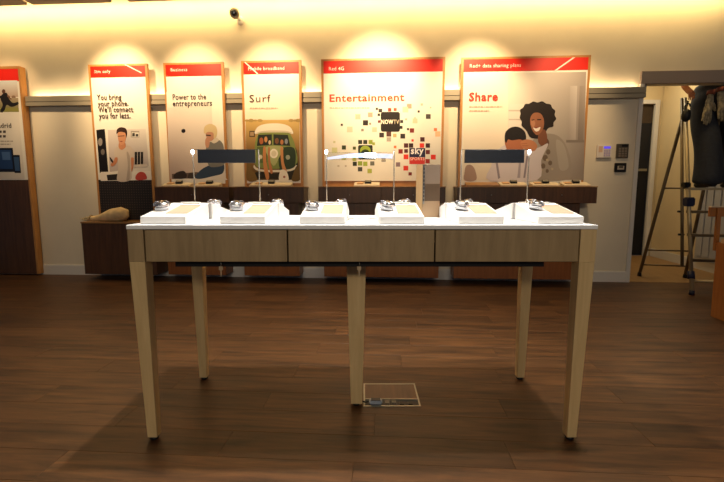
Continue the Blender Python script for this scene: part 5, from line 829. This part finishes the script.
# ------------------------------------------------------------------ chair at the right edge
ORW = wood('orange_oak', '8f5a2c', 'a86c38', (9, 9, 1), 3, .45)
t = thing('chair', 'wooden chair with a rounded cream seat, cut off by the right edge', 'chair', (3.275, 3.42, 0), R(-4))
MB().box(-.22, .22, -.20, .18, .60, .745).bevel(.055, 4).build('seat', mat('cream_cushion', 'cdb48c', .8), t)
MB().box(-.27, .26, .21, .235, .875, .955).bevel(.002).build('back_rail', ORW, t)
MB().box(-.272, .262, .205, .238, .9552, .966).bevel(.002).build('rail_cap', mat('pale_cap', 'cfc0a4', .5), t)
for s in (-1, 1):
    MB().hexa([(s * .19 - .02, -.17, 0), (s * .19 + .02, -.17, 0), (s * .19 + .02, .17, 0), (s * .19 - .02, .17, 0), (s * .205 - .015, -.15, .66), (s * .205 + .015, -.15, .66), (s * .205 + .015, .17, .66), (s * .205 - .015, .17, .66)]).build('side_panel', ORW, t)
    MB().hexa([(s * .205 - .015, .181, .58), (s * .205 + .015, .181, .58), (s * .205 + .015, .209, .58), (s * .205 - .015, .209, .58), (s * .21 - .015, .186, .95), (s * .21 + .015, .186, .95), (s * .21 + .015, .2095, .95), (s * .21 - .015, .2095, .95)]).build('back_post', ORW, t)
MB().box(-.185, .185, -.02, .02, .25, .29).build('stretcher', ORW, t)
# ------------------------------------------------------------------ stepladder in the doorway
lad = thing('stepladder', 'aluminium stepladder straddling the doorway at the right', 'ladder', (3.80, 4.80, 0))
LO = (3.80, 4.80, 0)
F0 = Vector((3.50, 4.36, 0)); AP = Vector((3.765, 5.06, 2.17)); R0 = Vector((3.60, 5.36, 0)); R1 = Vector((4.10, 5.24, 0))
wv = Vector((.52, -.10, 0))
F1 = F0 + wv * 1.08; AP1 = AP + wv * .80; wr = AP + wv * .06; wr1 = AP + wv * .74
def bar(mb, a, b, w, h): mb.tube([a, b], w, 4); return mb
def rail_(a, b, r, name, m, par=lad, n=8): return MB(LO).tube([a, b], r, n).build(name, m, par)
top = .985
foot_lift = Vector((0, 0, .03))
st0 = rail_(F0 + foot_lift, AP, .019, 'stile', M_ALU); st1 = rail_(F1 + foot_lift, AP1, .019, 'stile', M_ALU)
off = Vector((-.055, .05, .0))
in0 = rail_(F0 + off + (AP - F0) * .13, AP + off * .4, .016, 'inner_stile', M_ALUD); rail_(F1 - Vector((.05, -.05, 0)) + (AP1 - F1) * .13, AP1 - Vector((.02, -.02, 0)), .016, 'inner_stile', M_ALUD)
for a, b in ((R0, wr), (R1, wr1)):
    l_ = rail_(a + foot_lift * .8, a + (b - a) * .985, .019, 'rear_leg', M_ALUD)
    MB(LO).tube([a + Vector((0, 0, .001)), a + Vector((0, 0, .045))], [.026, .022], 10).build('rubber_foot', M_BLACK, l_)
for u in (.07, .16, .52): rail_(R0 + (wr - R0) * u, R1 + (wr1 - R1) * u, .010, 'brace', M_ALUD)
for a, s_ in ((F0, st0), (F1, st1)):
    MB(LO).tube([a + Vector((0, 0, .001)), a + Vector((0, 0, .05))], [.028, .024], 10).build('rubber_foot', mat('blue_rubber', '1c2036', .6), s_)
    MB(LO).tube([a + (AP - F0) * .075 if a is F0 else a + (AP1 - F1) * .075, a + (AP - F0) * .11 if a is F0 else a + (AP1 - F1) * .11], .034, 8).build('joint', mat('blue_joint', '1a1e3c', .5), s_)
rail_(F0 + (AP - F0) * .065, F1 + (AP1 - F1) * .065, .016, 'base_bar', M_ALU)
for u in (.165, .285, .40, .515):
    a = F0 + (AP - F0) * u; b = F1 + (AP1 - F1) * u
    mb = MB(LO); n_ = Vector((0, .04, 0)); h = Vector((0, 0, .014))
    mb.hexa([a - n_ - h, b - n_ - h, b + n_ - h, a + n_ - h, a - n_ + h, b - n_ + h, b + n_ + h, a + n_ + h]).build('tread', M_ALU if u > .5 else M_ALUD, lad)
for u in (.285, .40):
    p = F0 + off + (AP - F0) * u; MB(LO).tube([p - Vector((.03, 0, 0)), p + Vector((.03, 0, 0))], .012, 8).build('knob', M_BLACK, in0)
p = F0 + (AP - F0) * .45; MB(LO).box(p.x - .05, p.x + .035, p.y - .06, p.y + .03, p.z - .05, p.z + .05).bevel(.012, 2).build('hinge', mat('blue_joint', '1a1e3c', .5), st0)
p = F0 + (AP - F0) * .535; MB(LO).box(p.x - .055, p.x + .01, p.y - .04, p.y + .04, p.z - .03, p.z + .03).bevel(.01, 2).build('hinge', M_BLACK, st0)
# black tool clipped to the ladder
p = AP + (F0 - AP) * .09 + Vector((-.02, -.035, 0))
t = thing('clip_lamp', 'black clip-on hand tool with a wire loop hanging at the ladder top', 'tool', p)
MB().lathe([(.012, -.09), (.040, -.07), (.048, -.02), (.042, .03), (.018, .05)], 14).build('body', mat('black_rubber', '0f1014', .5), t)
MB().tube([(-.02, 0, .045), (-.022, 0, .09), (.0, 0, .115), (.03, 0, .11), (.04, 0, .08)], .008, 8).build('loop', M_BLACK, t)
# ------------------------------------------------------------------ person on the ladder, upper body behind the door head
def skin(name, nodes, edges, m, parent, org, sub=2):
    me = bpy.data.meshes.new(name); me.from_pydata([Vector(n[0]) - Vector(org) for n in nodes], edges, [])
    o = bpy.data.objects.new(name, me); COL.objects.link(o)
    md = o.modifiers.new('skin', 'SKIN'); sl = me.skin_vertices[0].data
    for i, n in enumerate(nodes): r = n[1]; sl[i].radius = (r, r) if not isinstance(r, tuple) else r
    sl[0].use_root = True
    if sub: s = o.modifiers.new('sub', 'SUBSURF'); s.levels = sub; s.render_levels = sub
    bpy.context.view_layer.update()
    me2 = bpy.data.meshes.new_from_object(o.evaluated_get(bpy.context.evaluated_depsgraph_get()))
    bpy.data.objects.remove(o)
    me2.materials.clear(); me2.materials.append(m)
    for p in me2.polygons: p.use_smooth = True
    o = bpy.data.objects.new(name, me2); COL.objects.link(o); o.parent = parent
    return o
tz = F0.z + (AP - F0).z * .515 + .0145                       # tread the person stands on
PO = (4.20, 4.90, tz)
pe = thing('person', 'person in dark trousers standing on the stepladder, upper body hidden by the door head', 'person', PO)
V = Vector
hipL, hipR, pel = V((4.13, 5.17, tz + .95)), V((4.33, 5.16, tz + .95)), V((4.23, 5.21, tz + 1.03))
knL, knR = V((4.09, 5.00, tz + .52)), V((4.30, 4.98, tz + .52))
anL, anR = V((4.06, 4.90, tz + .10)), V((4.27, 4.86, tz + .10))
sh = tz + 1.55
body = [(pel, .085), (V((4.22, 5.22, tz + 1.22)), .10), (V((4.21, 5.25, tz + 1.42)), .12), (V((4.21, 5.25, sh + .03)), .07), (V((4.21, 5.22, sh + .13)), .055), (V((4.21, 5.20, sh + .22)), .085), (V((4.21, 5.20, sh + .31)), .075),
        (V((4.03, 5.25, sh - .04)), .062), (V((3.94, 5.36, tz + 1.34)), .048), (V((3.87, 5.22, tz + 1.20)), .034), (V((3.865, 5.12, tz + 1.12)), (.036, .022)),
        (V((4.39, 5.25, sh - .04)), .062), (V((4.50, 5.32, tz + 1.40)), .048), (V((4.42, 5.36, tz + 1.62)), .034), (V((4.40, 5.36, tz + 1.70)), (.036, .022)),
        (hipL, .085), (knL, .058), (anL, .04), (hipR, .085), (knR, .058), (anR, .04)]
be = [(0, 1), (1, 2), (2, 3), (3, 4), (4, 5), (5, 6), (2, 7), (7, 8), (8, 9), (9, 10), (2, 11), (11, 12), (12, 13), (13, 14), (0, 15), (15, 16), (16, 17), (0, 18), (18, 19), (19, 20)]
hand = body[10][0]
for k, (dx, ln) in enumerate(((-.024, .060), (-.008, .068), (.009, .064), (.024, .052))):     # fingers curling round the stile
    a = hand + V((dx, -.012, -.030)); b = a + V((dx * .25, -.018, -.6 * ln)); c = b + V((.004, .012, -.45 * ln))
    i = len(body); body += [(a, .0095), (b, .0085), (c, .007)]; be += [(10, i), (i, i + 1), (i + 1, i + 2)]
i = len(body); body += [(hand + V((.034, -.008, -.004)), .010), (hand + V((.042, -.022, -.035)), .009)]; be += [(10, i), (i, i + 1)]
hand2 = body[14][0]
for k, dx in enumerate((-.024, -.008, .009, .024)):
    i = len(body); body += [(hand2 + V((dx, -.005, .034)), .0095), (hand2 + V((dx, -.012, .072)), .008)]; be += [(14, i), (i, i + 1)]
i = len(body); body += [(hand2 + V((-.036, -.01, .01)), .010), (hand2 + V((-.045, -.015, .045)), .008)]; be += [(14, i), (i, i + 1)]
skin('body', body, be, M_SKIN, pe, PO, 1)
tro = [(pel + V((-.03, 0, .0)), (.215, .14)), (pel + V((-.02, .01, .10)), (.21, .14)), (pel + V((-.02, .015, .24)), (.21, .145)), (hipL + V((-.045, 0, -.06)), .145), (V((4.055, 5.10, tz + .70)), .145), (knL + V((-.055, 0, 0)), .14), (V((4.02, 4.95, tz + .28)), .14), (anL + V((-.06, .01, 0)), .155), (anL + V((-.06, .015, -.075)), .16),
       (hipR + V((.02, 0, -.06)), .135), (V((4.335, 5.09, tz + .70)), .13), (knR + V((.015, 0, 0)), .128), (V((4.325, 4.93, tz + .28)), .128), (anR + V((.02, .01, 0)), .145), (anR + V((.02, .015, -.075)), .15)]
skin('trousers', tro, [(0, 1), (1, 2), (0, 3), (3, 4), (4, 5), (5, 6), (6, 7), (7, 8), (0, 9), (9, 10), (10, 11), (11, 12), (12, 13), (13, 14)], M_JEANS, pe, PO, 2)
for v in bpy.data.objects['trousers'].data.vertices: v.co.z = max(v.co.z, .006)
skin('vest', [(V((4.22, 5.20, tz + 1.20)), (.165, .135)), (V((4.22, 5.23, tz + 1.34)), (.175, .14)), (V((4.21, 5.25, tz + 1.50)), (.15, .10))], [(0, 1), (1, 2)], mat('hi_vis', 'c8d432', .7), pe, PO, 2)
def blob_cap(c, rx, ry, rz_, z0):
    mb = MB(PO); n = 16; rings = []
    for j in range(7):
        ph = z0 + (math.pi / 2 - z0) * j / 6
        rings.append(mb.verts([(c[0] + rx * math.cos(ph) * math.cos(k * 2 * math.pi / n), c[1] + ry * math.cos(ph) * math.sin(k * 2 * math.pi / n), c[2] + rz_ * math.sin(ph)) for k in range(n)]))
    for A, B in zip(rings, rings[1:]):
        for k in range(n): mb.face([A[k], A[(k + 1) % n], B[(k + 1) % n], B[k]], True)
    return mb
blob_cap((4.21, 5.195, sh + .26), .098, .108, .14, -.25).build('hair', mat('dark_hair', '2a1e18', .8), pe)
for (a, dx) in ((anL, -.06), (anR, .01)):
    b = MB(PO); cx, cy = a.x + dx, a.y
    b.tube([(cx, cy - .09, tz + .045), (cx, cy - .04, tz + .055), (cx, cy + .06, tz + .045), (cx, cy + .15, tz + .034), (cx, cy + .185, tz + .030)], [.036, .044, .046, .042, .02], 12)
    for v in b.bm.verts: v.co.z = max(v.co.z, .002)
    b.build('boot', M_BOOT, pe)
def glove(loc, rz, tilt, label):
    g = thing('work_glove', label, 'glove', loc, rz, 'work gloves hanging from the back pocket'); g.rotation_euler = (0, tilt, rz)
    gm = [(V((0, 0, 0)), (.040, .020)), (V((0, 0, -.10)), (.048, .022)), (V((0, 0, -.18)), (.052, .020))]; ge = [(0, 1), (1, 2)]
    for k, (dx, ln) in enumerate(((-.042, .10), (-.014, .13), (.014, .135), (.042, .11))):
        i = len(gm); gm += [(V((dx, 0, -.22)), .0165), (V((dx * 1.1, -.006, -.22 - ln * .6)), .015), (V((dx * 1.12, .004, -.22 - ln)), .012)]; ge += [(2, i), (i, i + 1), (i + 1, i + 2)]
    i = len(gm); gm += [(V((.065, 0, -.12)), .017), (V((.095, -.004, -.19)), .014)]; ge += [(1, i), (i, i + 1)]
    skin('shell', gm, ge, M_GLOVE, g, (0, 0, 0), 1)
    MB().tube([(0, 0, .035), (0, 0, -.012)], [.047, .049], 14, flat=.6).build('cuff', mat('glove_cuff', '7a4234', .9), g)
glove((3.985, 4.965, tz + 1.07), .15, .10, 'mottled work glove hanging lower from the trouser pocket')
glove((4.075, 4.945, tz + 1.10), -.1, -.18, 'mottled work glove hanging higher and to the right at the trouser pocket')
